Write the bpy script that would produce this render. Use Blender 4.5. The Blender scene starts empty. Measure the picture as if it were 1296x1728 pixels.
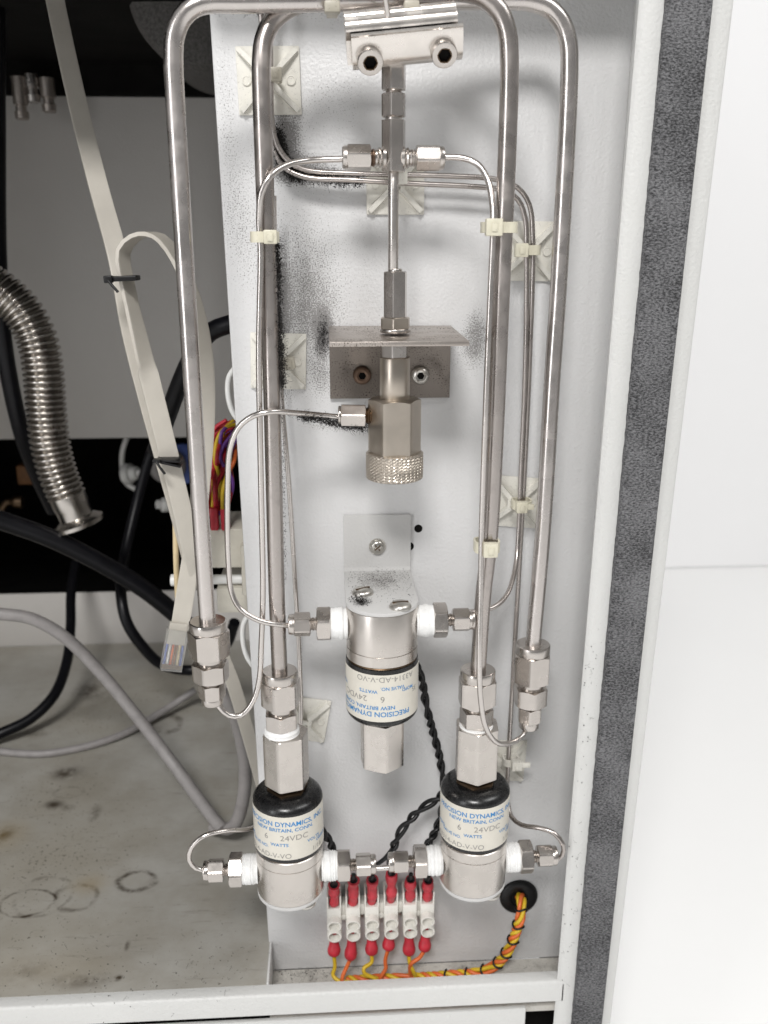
import bpy, bmesh, math, random
from mathutils import Vector, Matrix
random.seed(7)
R = math.radians
S = 0.001                      # everything below is written in millimetres
col = bpy.context.scene.collection
scene = bpy.context.scene

# ------------------------------------------------------------------ camera
F, TH, PSI = 1520.0, R(16.6), R(3.5)
CAM = Vector((0, -362, 0))
fwd = Vector((math.sin(PSI)*math.cos(TH), math.cos(PSI)*math.cos(TH), -math.sin(TH)))
rgt = Vector((math.cos(PSI), -math.sin(PSI), 0))
upv = rgt.cross(fwd)
cd = bpy.data.cameras.new('camera'); cam = bpy.data.objects.new('camera', cd); col.objects.link(cam)
cam.location = CAM*S; cam.rotation_euler = (math.pi/2-TH, 0, -PSI)
cd.sensor_fit = 'VERTICAL'; cd.sensor_height = 36; cd.sensor_width = 27; cd.lens = F/1728*36
cd.clip_start = 0.01; cd.clip_end = 50
cd.dof.use_dof = True; cd.dof.focus_distance = 0.335; cd.dof.aperture_fstop = 15.0
scene.camera = cam

# ------------------------------------------------------------------ light
w = bpy.data.worlds.new('World'); scene.world = w; w.use_nodes = True
w.node_tree.nodes['Background'].inputs[0].default_value = (1.0, 0.995, 0.99, 1)
w.node_tree.nodes['Background'].inputs[1].default_value = 0.28
def area(name, loc, target, sx, sy, power, colr=(1, 1, 1)):
    l = bpy.data.lights.new(name, 'AREA'); l.shape = 'RECTANGLE'; l.size = sx; l.size_y = sy; l.energy = power; l.color = colr
    o = bpy.data.objects.new(name, l); col.objects.link(o); o.location = loc
    o.rotation_euler = (Vector(target)-Vector(loc)).to_track_quat('-Z', 'Y').to_euler()
    return o
area('overhead_light', (-0.25, -1.35, 1.25), (0.05, 0, -0.1), 0.5, 0.32, 27, (1.0, 0.985, 0.97))
area('overhead_light', (1.15, -0.55, 1.35), (0.45, 0.3, -0.3), 1.0, 0.5, 11.5, (1.0, 0.995, 0.985))  # added lamp, brightens the white wall and table
area('added_side_fill', (-1.3, -1.3, 0.25), (0, 0, -0.15), 0.35, 1.2, 8, (0.98, 0.985, 1.0))  # added fill from the left, streaks the metal; no window known
vs = scene.view_settings
vs.view_transform = 'Standard'; vs.look = 'None'; vs.gamma = 1; vs.use_curve_mapping = False; vs.exposure = 0.06

# ------------------------------------------------------------------ helpers
def ray(px, py): return fwd + rgt*((px-648)/F) + upv*((864-py)/F)
def P(px, py, o=0.0):
    """point seen at photo pixel px,py standing o mm proud of the mounting panel"""
    r = ray(px, py); return CAM + r*((-o-CAM.y)/r.y)
def PZ(px, py, z):
    r = ray(px, py); return CAM + r*((z-CAM.z)/r.z)
def tag(o, label=None, cat=None, group=None, kind=None):
    if label: o['label'] = label
    if cat: o['category'] = cat
    if group: o['group'] = group
    if kind: o['kind'] = kind
    return o
def empty(name, loc, label=None, cat=None, group=None):
    o = bpy.data.objects.new(name, None); col.objects.link(o); o.location = Vector(loc)*S
    o.empty_display_size = 0.005
    return tag(o, label, cat, group)
def obj(name, vf, mat, parent=None, smooth=28):
    """vf = (verts in world mm, faces)"""
    v, f = vf
    me = bpy.data.meshes.new(name)
    base = Vector((0, 0, 0))
    p = parent
    while p is not None:
        base += p.location; p = p.parent
    me.from_pydata([tuple(Vector(a)*S-base) for a in v], [], f)
    bm = bmesh.new(); bm.from_mesh(me); bmesh.ops.recalc_face_normals(bm, faces=bm.faces[:]); bm.to_mesh(me); bm.free()
    if smooth:
        me.polygons.foreach_set('use_smooth', [True]*len(me.polygons)); me.set_sharp_from_angle(angle=R(smooth))
    me.materials.append(mat)
    o = bpy.data.objects.new(name, me); col.objects.link(o); o.parent = parent
    return o
def join(*vfs):
    V, Fc = [], []
    for v, f in vfs:
        n = len(V); V += list(v); Fc += [tuple(i+n for i in q) for q in f]
    return V, Fc
def frame(d):
    d = Vector(d).normalized(); a = Vector((0, 0, 1)) if abs(d.z) < 0.9 else Vector((0, -1, 0))
    x = a.cross(d).normalized(); y = d.cross(x).normalized(); return x, y, d
def lathe(c, d, prof, n=32, cap=True):
    """prof = [(along, radius)]"""
    x, y, d = frame(d); c = Vector(c); V, Fc = [], []
    for (t, r) in prof:
        for i in range(n):
            a = 2*math.pi*i/n; V.append(c+d*t+x*(r*math.cos(a))+y*(r*math.sin(a)))
    for k in range(len(prof)-1):
        for i in range(n):
            j = (i+1) % n; Fc.append((k*n+i, k*n+j, k*n+n+j, k*n+n+i))
    if cap:
        Fc.append(tuple(range(n-1, -1, -1))); m = (len(prof)-1)*n; Fc.append(tuple(range(m, m+n)))
    return V, Fc
def hexa(c, d, t0, t1, af, rot=0.0, ch=True, hole=None):
    """hexagon bar with chamfered corners; af = across flats"""
    x, y, d = frame(d); c = Vector(c); n = 72; V, Fc = [], []
    ri = af/2; rc = ri/math.cos(R(30))*0.978
    rows = [[], [], [], []]
    for i in range(n):
        a = 2*math.pi*i/n
        m = (a % (math.pi/3))-math.pi/6
        rh = min(ri/math.cos(m), rc)
        k = (rh-ri*0.97)*0.55 if ch else 0.02*ri
        dirv = x*math.cos(a+rot)+y*math.sin(a+rot)
        r0 = ri*0.96 if ch else rh*0.985
        for q, (t, r) in enumerate(((t0, r0), (t0+k, rh), (t1-k, rh), (t1, r0))):
            rows[q].append(c+d*t+dirv*r)
    for r in rows: V += r
    for k in range(3):
        for i in range(n):
            j = (i+1) % n; Fc.append((k*n+i, k*n+j, k*n+n+j, k*n+n+i))
    Fc.append(tuple(range(n-1, -1, -1))); Fc.append(tuple(range(3*n, 4*n)))
    return V, Fc
def thread(c, d, t0, t1, r, pitch=0.9):
    n = max(2, int(abs(t1-t0)/pitch)); pr = []
    for k in range(n):
        a = t0+(t1-t0)*k/n; b = t0+(t1-t0)*(k+0.5)/n
        pr += [(a, r*0.87), (b, r)]
    pr.append((t1, r*0.87))
    return lathe(c, d, pr, 24)
def catmull(pts, step=3):
    pts = [Vector(p) for p in pts]; out = []
    for i in range(len(pts)-1):
        p0 = pts[max(i-1, 0)]; p1 = pts[i]; p2 = pts[i+1]; p3 = pts[min(i+2, len(pts)-1)]
        n = max(2, int((p2-p1).length/step))
        def kn(a, b): return max((b-a).length, 1e-4)**0.5
        t0 = 0; t1 = t0+kn(p0, p1) if i > 0 else t0+kn(p1, p2); 
        if i == 0: p0 = p1-(p2-p1)
        if i == len(pts)-2: p3 = p2+(p2-p1)
        t2 = t1+kn(p1, p2); t3 = t2+kn(p2, p3)
        for k in range(n):
            t = t1+(t2-t1)*k/n
            A1 = p0*((t1-t)/(t1-t0))+p1*((t-t0)/(t1-t0)); A2 = p1*((t2-t)/(t2-t1))+p2*((t-t1)/(t2-t1)); A3 = p2*((t3-t)/(t3-t2))+p3*((t-t2)/(t3-t2))
            B1 = A1*((t2-t)/(t2-t0))+A2*((t-t0)/(t2-t0)); B2 = A2*((t3-t)/(t3-t1))+A3*((t-t1)/(t3-t1))
            out.append(B1*((t2-t)/(t2-t1))+B2*((t-t1)/(t2-t1)))
    out.append(pts[-1]); return out
def frames(path):
    T = []
    for i in range(len(path)):
        a = path[max(i-1, 0)]; b = path[min(i+1, len(path)-1)]; T.append((b-a).normalized())
    x, y, _ = frame(T[0]); X = [x]
    for i in range(1, len(path)):
        v = X[-1]-T[i]*X[-1].dot(T[i]); X.append(v.normalized())
    return [(p, X[i], T[i].cross(X[i]), T[i]) for i, p in enumerate(path)]
def tube(path, r, n=14, rf=None):
    V, Fc = [], []; fr = frames(path); m = len(fr)
    for k, (p, x, y, t) in enumerate(fr):
        rr = rf(k, m) if rf else r
        for i in range(n):
            a = 2*math.pi*i/n; V.append(p+x*(rr*math.cos(a))+y*(rr*math.sin(a)))
    for k in range(m-1):
        for i in range(n):
            j = (i+1) % n; Fc.append((k*n+i, k*n+j, k*n+n+j, k*n+n+i))
    Fc.append(tuple(range(n-1, -1, -1))); Fc.append(tuple(range((m-1)*n, m*n)))
    return V, Fc
def pix(path, step=2.0, o=None):
    return catmull([P(*p) if len(p) == 3 else P(p[0], p[1], o) for p in path], step)
def box(a, b, bev=0.0):
    x0, x1 = sorted((a[0], b[0])); y0, y1 = sorted((a[1], b[1])); z0, z1 = sorted((a[2], b[2]))
    bm = bmesh.new(); bmesh.ops.create_cube(bm, size=1)
    for v in bm.verts: v.co = Vector((x0 if v.co.x < 0 else x1, y0 if v.co.y < 0 else y1, z0 if v.co.z < 0 else z1))
    if bev: bmesh.ops.bevel(bm, geom=bm.edges[:], offset=bev, segments=2, affect='EDGES', profile=0.5)
    bm.verts.index_update()
    r = ([v.co.copy() for v in bm.verts], [tuple(v.index for v in f.verts) for f in bm.faces]); bm.free(); return r
def xform(vf, M): return [M @ Vector(v) for v in vf[0]], vf[1]
def prism(poly, ext, bev=0.0):
    """poly = list of Vectors (planar loop), extruded by vector ext"""
    n = len(poly); ext = Vector(ext)
    V = [Vector(p) for p in poly]+[Vector(p)+ext for p in poly]
    Fc = [tuple(range(n-1, -1, -1)), tuple(range(n, 2*n))]+[(i, (i+1) % n, n+(i+1) % n, n+i) for i in range(n)]
    if bev:
        bm = bmesh.new(); vs_ = [bm.verts.new(v) for v in V]
        for f in Fc: bm.faces.new([vs_[i] for i in f])
        bmesh.ops.recalc_face_normals(bm, faces=bm.faces[:])
        bmesh.ops.bevel(bm, geom=bm.edges[:], offset=bev, segments=2, affect='EDGES', profile=0.5)
        bm.verts.index_update()
        V = [v.co.copy() for v in bm.verts]; Fc = [tuple(v.index for v in f.verts) for f in bm.faces]; bm.free()
    return V, Fc
def ribbon(path, wvecs, width, thick):
    """flat cable: path points, per-point width direction"""
    V, Fc = [], []; m = len(path)
    for k in range(m):
        t = (path[min(k+1, m-1)]-path[max(k-1, 0)]).normalized()
        wv = wvecs[k]-t*wvecs[k].dot(t); wv.normalize(); nn = t.cross(wv)
        W = width(k/(m-1)) if callable(width) else width
        # ribbed section: the conductors of a flat cable show as shallow ribs
        ring = []
        K = 9
        for i in range(K): ring.append(wv*(W*(i/(K-1)-0.5))+nn*(thick/2*(1 if i % 2 else 0.8)))
        for i in range(K-1, -1, -1): ring.append(wv*(W*(i/(K-1)-0.5))-nn*(thick/2*(1 if i % 2 else 0.8)))
        V += [path[k]+q for q in ring]; N = len(ring)
    for k in range(m-1):
        for i in range(N):
            j = (i+1) % N; Fc.append((k*N+i, k*N+j, k*N+N+j, k*N+N+i))
    Fc.append(tuple(range(N-1, -1, -1))); Fc.append(tuple(range((m-1)*N, m*N)))
    return V, Fc

# ------------------------------------------------------------------ materials
def nodes_of(name):
    m = bpy.data.materials.new(name); m.use_nodes = True; nt = m.node_tree
    return m, nt, nt.nodes['Principled BSDF']
def N(nt, t, **kw):
    n = nt.nodes.new(t)
    for k, v in kw.items(): setattr(n, k, v)
    return n
def val(nt, sock, x):
    if hasattr(x, 'is_linked') or isinstance(x, bpy.types.NodeSocket): nt.links.new(x, sock)
    else: sock.default_value = x
def mth(nt, op, a, b=0.0, clamp=False):
    n = N(nt, 'ShaderNodeMath', operation=op); n.use_clamp = clamp; val(nt, n.inputs[0], a); val(nt, n.inputs[1], b); return n.outputs[0]
def noise(nt, vec, scale, detail=3, rough=0.55):
    n = N(nt, 'ShaderNodeTexNoise'); n.inputs['Scale'].default_value = scale; n.inputs['Detail'].default_value = detail
    n.inputs['Roughness'].default_value = rough; nt.links.new(vec, n.inputs['Vector']); return n.outputs['Fac']
def step(nt, x, a, b, lo=0.0, hi=1.0):
    n = N(nt, 'ShaderNodeMapRange'); n.interpolation_type = 'SMOOTHSTEP'; nt.links.new(x, n.inputs[0])
    for i, v in enumerate((a, b, lo, hi)): val(nt, n.inputs[i+1], v)
    return n.outputs[0]
def mix(nt, fac, a, b):
    n = N(nt, 'ShaderNodeMix', data_type='RGBA'); val(nt, n.inputs[0], fac)
    for s, c in ((n.inputs[6], a), (n.inputs[7], b)):
        if isinstance(c, tuple): s.default_value = (*c, 1)
        else: nt.links.new(c, s)
    return n.outputs[2]
def coord(nt):
    return N(nt, 'ShaderNodeTexCoord').outputs['Object']
def worldpos(nt):
    return N(nt, 'ShaderNodeNewGeometry').outputs['Position']
def bump(nt, b, h, dist, strength=1.0):
    n = N(nt, 'ShaderNodeBump'); n.inputs['Strength'].default_value = strength; n.inputs['Distance'].default_value = dist
    nt.links.new(h, n.inputs['Height']); nt.links.new(n.outputs[0], b.inputs['Normal'])
def blobs(nt, pos, lst):
    """sum of soft ellipses (centre, radii in mm) in world space"""
    tot = None
    for (c, rad, k) in lst:
        s = N(nt, 'ShaderNodeVectorMath', operation='SUBTRACT'); nt.links.new(pos, s.inputs[0]); s.inputs[1].default_value = tuple(Vector(c)*S)
        d = N(nt, 'ShaderNodeVectorMath', operation='MULTIPLY'); nt.links.new(s.outputs[0], d.inputs[0]); d.inputs[1].default_value = tuple(1/(r*S) for r in rad)
        l = N(nt, 'ShaderNodeVectorMath', operation='LENGTH'); nt.links.new(d.outputs[0], l.inputs[0])
        v = step(nt, l.outputs['Value'], 0.0, 1.0, k, 0.0)
        tot = v if tot is None else mth(nt, 'ADD', tot, v)
    return tot
def rings(nt, pos, lst):
    """ring-shaped stains: centre, radii, relative line width, strength"""
    tot = None
    for (c, rad, wd, k) in lst:
        s = N(nt, 'ShaderNodeVectorMath', operation='SUBTRACT'); nt.links.new(pos, s.inputs[0]); s.inputs[1].default_value = tuple(Vector(c)*S)
        d = N(nt, 'ShaderNodeVectorMath', operation='MULTIPLY'); nt.links.new(s.outputs[0], d.inputs[0]); d.inputs[1].default_value = (1/(rad[0]*S), 1/(rad[1]*S), 0)
        l = N(nt, 'ShaderNodeVectorMath', operation='LENGTH'); nt.links.new(d.outputs[0], l.inputs[0])
        a = mth(nt, 'ABSOLUTE', mth(nt, 'SUBTRACT', l.outputs['Value'], 1.0))
        v = step(nt, a, 0.0, wd, k, 0.0)
        tot = v if tot is None else mth(nt, 'ADD', tot, v)
    return tot

def steel(name, base=(0.60, 0.575, 0.545), rough=0.27, dirt=0.35, lowdirt=(0.06, 0.047, 0.038), spot=0.70, fs=900):
    m, nt, b = nodes_of(name); p = worldpos(nt)
    fine = noise(nt, p, fs, 2, 0.6); mid = noise(nt, p, 95, 3, 0.55)
    c = mix(nt, step(nt, mid, 0.25, 0.75), tuple(x*0.86 for x in base), base)
    spots = mth(nt, 'MULTIPLY', step(nt, fine, spot, spot+0.1), step(nt, mid, 0.5-.2*dirt, 0.75-.2*dirt), True)
    smear = mth(nt, 'MULTIPLY', step(nt, mid, 0.52, 0.85), dirt*.7, True)
    al = mth(nt, 'MAXIMUM', mth(nt, 'MULTIPLY', spots, min(1, dirt*1.6)), smear, True)
    nt.links.new(mix(nt, al, c, lowdirt), b.inputs['Base Color'])
    nt.links.new(mth(nt, 'SUBTRACT', 1.0, mth(nt, 'MULTIPLY', al, 0.85)), b.inputs['Metallic'])
    nt.links.new(mth(nt, 'ADD', step(nt, mid, 0.25, 0.75, rough-0.05, rough+0.07), mth(nt, 'MULTIPLY', al, 0.35)), b.inputs['Roughness'])
    bump(nt, b, fine, 0.00002, 0.4)
    return m
def plain(name, base, rough=0.5, var=0.15, scale=300, bmp=0.00005, bscale=900, metallic=0, spec=0.5, dirt=0.0, dcol=(0.05, 0.04, 0.035), trans=0.0, sss=0.0):
    m, nt, b = nodes_of(name); p = worldpos(nt)
    f = noise(nt, p, scale, 4); g = noise(nt, p, bscale, 3)
    c = mix(nt, step(nt, f, 0.25, 0.75), tuple(x*(1-var) for x in base), tuple(min(1, x*(1+var*0.5)) for x in base))
    if dirt:
        s = mth(nt, 'MULTIPLY', step(nt, noise(nt, p, bscale*1.7, 3, 0.7), 0.58, 0.72), dirt, True)
        s2 = mth(nt, 'MULTIPLY', step(nt, f, 0.5, 0.8), dirt*0.35, True)
        c = mix(nt, mth(nt, 'MAXIMUM', s, s2), c, dcol)
    nt.links.new(c, b.inputs['Base Color']); b.inputs['Metallic'].default_value = metallic
    nt.links.new(step(nt, g, 0.2, 0.8, rough-0.06, rough+0.08), b.inputs['Roughness'])
    b.inputs['Specular IOR Level'].default_value = spec
    if trans: b.inputs['Transmission Weight'].default_value = trans
    if sss:
        b.inputs['Subsurface Weight'].default_value = sss; b.inputs['Subsurface Radius'].default_value = (1, .9, .7); b.inputs['Subsurface Scale'].default_value = 0.0015
    if bmp: bump(nt, b, g, bmp, 0.6)
    return m
def paint(name, base, dots, thresh=0.66, dirty=0.0, peel=1.0):
    """powder coat with orange peel; soot specks gather round the given spots"""
    m, nt, b = nodes_of(name); p = worldpos(nt)
    peelh = noise(nt, p, 820, 2, 0.45); fine = noise(nt, p, 1900, 3, 0.6); mid = noise(nt, p, 230, 3, 0.6); big = noise(nt, p, 14, 4)
    c = mix(nt, step(nt, big, 0.3, 0.7), tuple(x*0.95 for x in base), base)
    mask = blobs(nt, p, dots) if dots else None
    if mask is not None:
        mm = mth(nt, 'ADD', mask, mth(nt, 'MULTIPLY', mth(nt, 'SUBTRACT', mid, 0.5), mth(nt, 'MULTIPLY', mth(nt, 'MINIMUM', mask, 1.0), 0.7)))
        th = mth(nt, 'SUBTRACT', thresh+0.06, mth(nt, 'MULTIPLY', mm, 0.24))
        sp = step(nt, mth(nt, 'SUBTRACT', fine, th), -0.03, 0.11)
        haze_ = mth(nt, 'MULTIPLY', step(nt, mth(nt, 'ADD', mm, mth(nt, 'MULTIPLY', mth(nt, 'SUBTRACT', fine, 0.5), 1.5)), 0.62, 2.1), 0.7)
        dirtf = mth(nt, 'MAXIMUM', mth(nt, 'MULTIPLY', sp, 0.68), haze_, True)
    else:
        dirtf = mth(nt, 'MULTIPLY', step(nt, fine, thresh+0.05, thresh+0.1), 0.8)
    if dirty:
        dirtf = mth(nt, 'MAXIMUM', dirtf, mth(nt, 'MULTIPLY', step(nt, noise(nt, p, 60, 6, 0.7), 0.45, 0.8), dirty))
    nt.links.new(mix(nt, dirtf, c, (0.05, 0.04, 0.033)), b.inputs['Base Color'])
    nt.links.new(step(nt, dirtf, 0, 1, 0.42, 0.85), b.inputs['Roughness'])
    bump(nt, b, mth(nt, 'ADD', mth(nt, 'MULTIPLY', peelh, peel), mth(nt, 'MULTIPLY', dirtf, 0.3)), 0.00042, 0.6)
    return m

def W(px, py, rx, rz, k, o=0):
    c = P(px, py, o); return (tuple(c), (rx, 60, rz), k)
M = {}
M['panel'] = paint('panel_paint', (0.645, 0.643, 0.642), [
    W(470, 215, 17, 16, .75), W(500, 285, 24, 9, 1.3), W(560, 300, 20, 5, .9), W(478, 250, 9, 16, 1.3),
    W(465, 520, 8, 42, 1.25), W(500, 470, 26, 40, .55), W(545, 560, 5.5, 13, 1.35), W(525, 545, 20, 26, .5),
    W(540, 640, 10, 16, .75), W(805, 560, 9, 20, .95), W(790, 600, 16, 22, .6), W(470, 660, 14, 14, .7),
    W(560, 715, 20, 7, .8), W(380, 150, 8, 40, .6), W(400, 350, 14, 45, .6), W(560, 150, 32, 26, .5),
    W(640, 20, 90, 12, .6), W(480, 800, 6, 40, .6), W(560, 480, 75, 95, .5), W(1000, 700, 30, 150, .3),
    W(700, 1632, 70, 6, .7)], 0.66)
M['cabinet'] = paint('cabinet_paint', (0.59, 0.59, 0.575), [W(960, 1660, 30, 14, .4, 33), W(300, 1690, 120, 6, .35, 33), W(1010, 1100, 14, 60, .3, 33)], 0.68)
M['backpaint'] = paint('back_paint', (0.58, 0.56, 0.535), None, 0.78)
M['ledge'] = paint('ledge_paint', (0.50, 0.48, 0.44), None, 0.57, 0.75)
M['bracket'] = paint('bracket_paint', (0.53, 0.525, 0.515), [((P(640, 985, 14).x, -13, P(640, 975, 10).z), (20, 24, 6), 1.25), (tuple(P(607, 1012, 35)), (4, 4, 3), 1.5)], 0.66, 0, .6)
M['tube'] = steel('tube_steel', (0.64, 0.60, 0.575), 0.25, 0.35)
M['dirtytube'] = steel('sooty_steel', (0.50, 0.46, 0.435), 0.28, 0.65)
M['capil'] = steel('capillary_steel', (0.68, 0.64, 0.61), 0.25, 0.2)
M['nut'] = steel('fitting_steel', (0.59, 0.55, 0.515), 0.23, 0.22)
M['darknut'] = steel('dull_fitting_steel', (0.60, 0.565, 0.535), 0.27, 0.25)
M['body'] = steel('brushed_body', (0.64, 0.60, 0.56), 0.28, 0.15)
M['alu'] = steel('aluminium', (0.80, 0.755, 0.71), 0.25, 0.2)
M['nickel'] = steel('satin_nickel', (0.54, 0.485, 0.42), 0.33, 0.3)
M['shelf'] = steel('sooty_plate', (0.52, 0.47, 0.43), 0.38, 0.7, spot=0.54, fs=1700)
M['sootplate'] = steel('heavily_sooted_plate', (0.27, 0.24, 0.215), 0.45, 0.8, spot=0.55, fs=1700)
M['hose'] = steel('hose_steel', (0.52, 0.49, 0.455), 0.22, 0.05)
M['screw'] = steel('screw_steel', (0.60, 0.58, 0.54), 0.28, 0.5)
M['rust'] = steel('rusty_screw', (0.22, 0.15, 0.11), 0.45, 0.8)
M['brass'] = steel('dark_brass', (0.16, 0.11, 0.07), 0.35, 0.5)
M['mount'] = plain('mount_nylon', (0.74, 0.72, 0.655), 0.45, 0.1, 150, 0.00005, 700, dirt=0.35)
M['tie'] = plain('tie_nylon', (0.62, 0.59, 0.47), 0.38, 0.1, 150, 0.00003, 700, dirt=0.25)
M['dirtytie'] = plain('old_tie_nylon', (0.42, 0.39, 0.32), 0.42, 0.15, 150, 0.00003, 700, dirt=0.5)
M['tape'] = plain('thread_tape', (0.80, 0.80, 0.79), 0.6, 0.1, 300, 0.0004, 1200, dirt=0.14)
M['black'] = plain('black_plastic', (0.006, 0.006, 0.0065), 0.27, 0.3, 400, 0.00004, 900, dirt=0.05, dcol=(0.25, 0.24, 0.22))
M['rubber'] = plain('black_rubber', (0.006, 0.006, 0.0065), 0.38, 0.3, 300, 0.00003, 900, spec=0.35)
M['cable'] = plain('black_cable', (0.004, 0.004, 0.0055), 0.36, 0.3, 200, 0.00003, 600, spec=0.22)
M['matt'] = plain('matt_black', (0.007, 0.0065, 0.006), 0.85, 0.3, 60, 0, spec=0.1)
M['greycable'] = plain('grey_cable', (0.27, 0.255, 0.25), 0.5, 0.15, 150, 0.00004, 600, dirt=0.2)
M['ribbon'] = plain('cream_flat_cable', (0.50, 0.47, 0.415), 0.45, 0.06, 100, 0.00002, 500, dirt=0.05)
M['cream'] = plain('cream_plastic', (0.62, 0.59, 0.51), 0.45, 0.08, 100, 0.00003, 500, dirt=0.15)
M['white'] = plain('white_plastic', (0.74, 0.74, 0.72), 0.4, 0.05, 100, 0.00003, 500)
M['block'] = plain('terminal_plastic', (0.70, 0.68, 0.63), 0.42, 0.08, 200, 0.00004, 700, dirt=0.25)
M['red'] = plain('red_sleeve', (0.50, 0.028, 0.045), 0.38, 0.2, 300, 0.0001, 450)
M['yellow'] = plain('yellow_wire', (0.62, 0.42, 0.02), 0.42, 0.12, 300, 0.00003, 700, dirt=0.1)
M['orange'] = plain('orange_wire', (0.66, 0.14, 0.03), 0.42, 0.15, 300, 0.00003, 700, dirt=0.1)
M['purple'] = plain('purple_wire', (0.16, 0.05, 0.30), 0.42, 0.1)
M['blue'] = plain('blue_plastic', (0.10, 0.15, 0.42), 0.4, 0.1)
M['tan'] = plain('tan_wire', (0.62, 0.50, 0.30), 0.45, 0.1)
M['brown'] = plain('brown_plastic', (0.20, 0.09, 0.03), 0.5, 0.2)
M['label'] = plain('label_paper', (0.63, 0.60, 0.53), 0.33, 0.06, 80, 0.00002, 500, dirt=0.06)
M['ink'] = plain('blue_ink', (0.015, 0.20, 0.48), 0.4, 0.15, 600, 0)
M['greyink'] = plain('grey_ink', (0.26, 0.25, 0.235), 0.5, 0.2, 900, 0)
M['soot'] = plain('soot', (0.012, 0.010, 0.009), 0.95, 0.4, 900, 0)
M['greycloth'] = plain('grey_cloth', (0.10, 0.095, 0.09), 0.9, 0.4, 700, 0.0004, 1200)
M['bgwall'] = plain('white_wall', (0.88, 0.88, 0.885), 0.7, 0.015, 3, 0)
M['bgtable'] = plain('white_table', (0.89, 0.89, 0.885), 0.55, 0.015, 3, 0)
m, nt, b = nodes_of('clear_plastic'); b.inputs['Base Color'].default_value = (.9, .9, .88, 1); b.inputs['Roughness'].default_value = .12
b.inputs['Transmission Weight'].default_value = .85; b.inputs['IOR'].default_value = 1.3; M['clear'] = m
# foam gasket: worn fabric-faced foam
m, nt, b = nodes_of('foam'); p = worldpos(nt)
st = N(nt, 'ShaderNodeMapping'); st.inputs['Scale'].default_value = (1, 1, 1.9); nt.links.new(p, st.inputs['Vector'])
g1 = noise(nt, st.outputs[0], 900, 3, 0.65); g2 = noise(nt, p, 45, 4); g3 = noise(nt, p, 1300, 2)
h = mth(nt, 'ADD', mth(nt, 'MULTIPLY', g1, 0.8), mth(nt, 'MULTIPLY', g2, 0.25))
nt.links.new(mix(nt, step(nt, h, 0.36, 0.68), (0.025, 0.025, 0.027), (0.25, 0.25, 0.258)), b.inputs['Base Color'])
b.inputs['Roughness'].default_value = 0.85; bump(nt, b, mth(nt, 'ADD', g1, mth(nt, 'MULTIPLY', g3, 0.4)), 0.0022, 0.9); M['foam'] = m
# dirty tray floor
m, nt, b = nodes_of('tray_floor'); p = worldpos(nt); ZF = -325.0
def F2(px, py): return tuple(PZ(px, py, ZF))
b1 = noise(nt, p, 22, 6, 0.65); b2 = noise(nt, p, 9, 4); fine = noise(nt, p, 520, 3, 0.6); mid = noise(nt, p, 110, 5, 0.7)
c = mix(nt, step(nt, b1, 0.2, 0.8), (0.28, 0.262, 0.225), (0.42, 0.412, 0.385))
c = mix(nt, mth(nt, 'MULTIPLY', step(nt, b2, 0.4, 0.75), 0.55), c, (0.29, 0.262, 0.205))
dk = blobs(nt, p, [(F2(115, 1305), (16, 12, 9), .8), (F2(90, 1358), (10, 7, 9), .75), (F2(115, 1363), (6, 5, 9), .6), (F2(160, 1372), (5, 12, 9), .6), (F2(155, 1165), (18, 24, 9), .7),
    (F2(5, 1408), (10, 10, 9), .7), (F2(60, 1240), (14, 8, 9), .4), (F2(200, 1650), (3, 3, 9), 1.1), (F2(215, 1595), (2, 5, 9), .9), (F2(140, 1655), (22, 8, 9), .5), (F2(250, 1235), (20, 14, 9), .4), (F2(40, 1640), (18, 12, 9), .3)])
wv_ = N(nt, 'ShaderNodeTexNoise'); wv_.inputs['Scale'].default_value = 70; nt.links.new(p, wv_.inputs['Vector'])
ws_ = N(nt, 'ShaderNodeVectorMath', operation='SCALE'); ws_.inputs['Scale'].default_value = 0.006; nt.links.new(wv_.outputs['Color'], ws_.inputs[0])
wp_ = N(nt, 'ShaderNodeVectorMath', operation='ADD'); nt.links.new(p, wp_.inputs[0]); nt.links.new(ws_.outputs[0], wp_.inputs[1])
rg = rings(nt, wp_.outputs[0], [(F2(140, 1508), (11, 10), .24, .5), (F2(85, 1505), (14, 15), .12, .35), (F2(58, 1516), (13, 10), .13, .6), (F2(243, 1480), (9, 7), .36, .75), (F2(288, 1218), (10, 12), .4, .6), (F2(128, 1332), (9, 6), .3, .25)])
wob = mth(nt, 'MULTIPLY', rg, step(nt, mid, 0.38, 0.6, .1, 1.25))
dk2 = mth(nt, 'MULTIPLY', dk, step(nt, mid, 0.3, 0.62, 0, 1.35))
sp = mth(nt, 'MULTIPLY', step(nt, mth(nt, 'ADD', fine, mth(nt, 'MULTIPLY', mth(nt, 'SUBTRACT', b2, .5), .35)), 0.66, 0.72), 0.75)
sm = N(nt, 'ShaderNodeMapping'); sm.inputs['Rotation'].default_value = (0, 0, R(38)); sm.inputs['Scale'].default_value = (1, 6, 1); nt.links.new(p, sm.inputs['Vector'])
scf = mth(nt, 'MULTIPLY', step(nt, noise(nt, sm.outputs[0], 60, 5, 0.75), 0.56, 0.74), 0.32)
tot = mth(nt, 'MAXIMUM', mth(nt, 'MAXIMUM', mth(nt, 'MAXIMUM', wob, scf), dk2), sp, True)
c = mix(nt, tot, c, (0.05, 0.038, 0.025))
oil = blobs(nt, p, [(F2(150, 1492), (15, 13, 9), .8), (F2(5, 1410), (22, 22, 9), .8), (F2(60, 1640), (60, 20, 9), .35)])
c = mix(nt, mth(nt, 'MULTIPLY', oil, 0.45, True), c, (0.28, 0.20, 0.08))
nt.links.new(c, b.inputs['Base Color']); nt.links.new(step(nt, b1, 0.3, 0.7, 0.42, 0.62), b.inputs['Roughness'])
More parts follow.
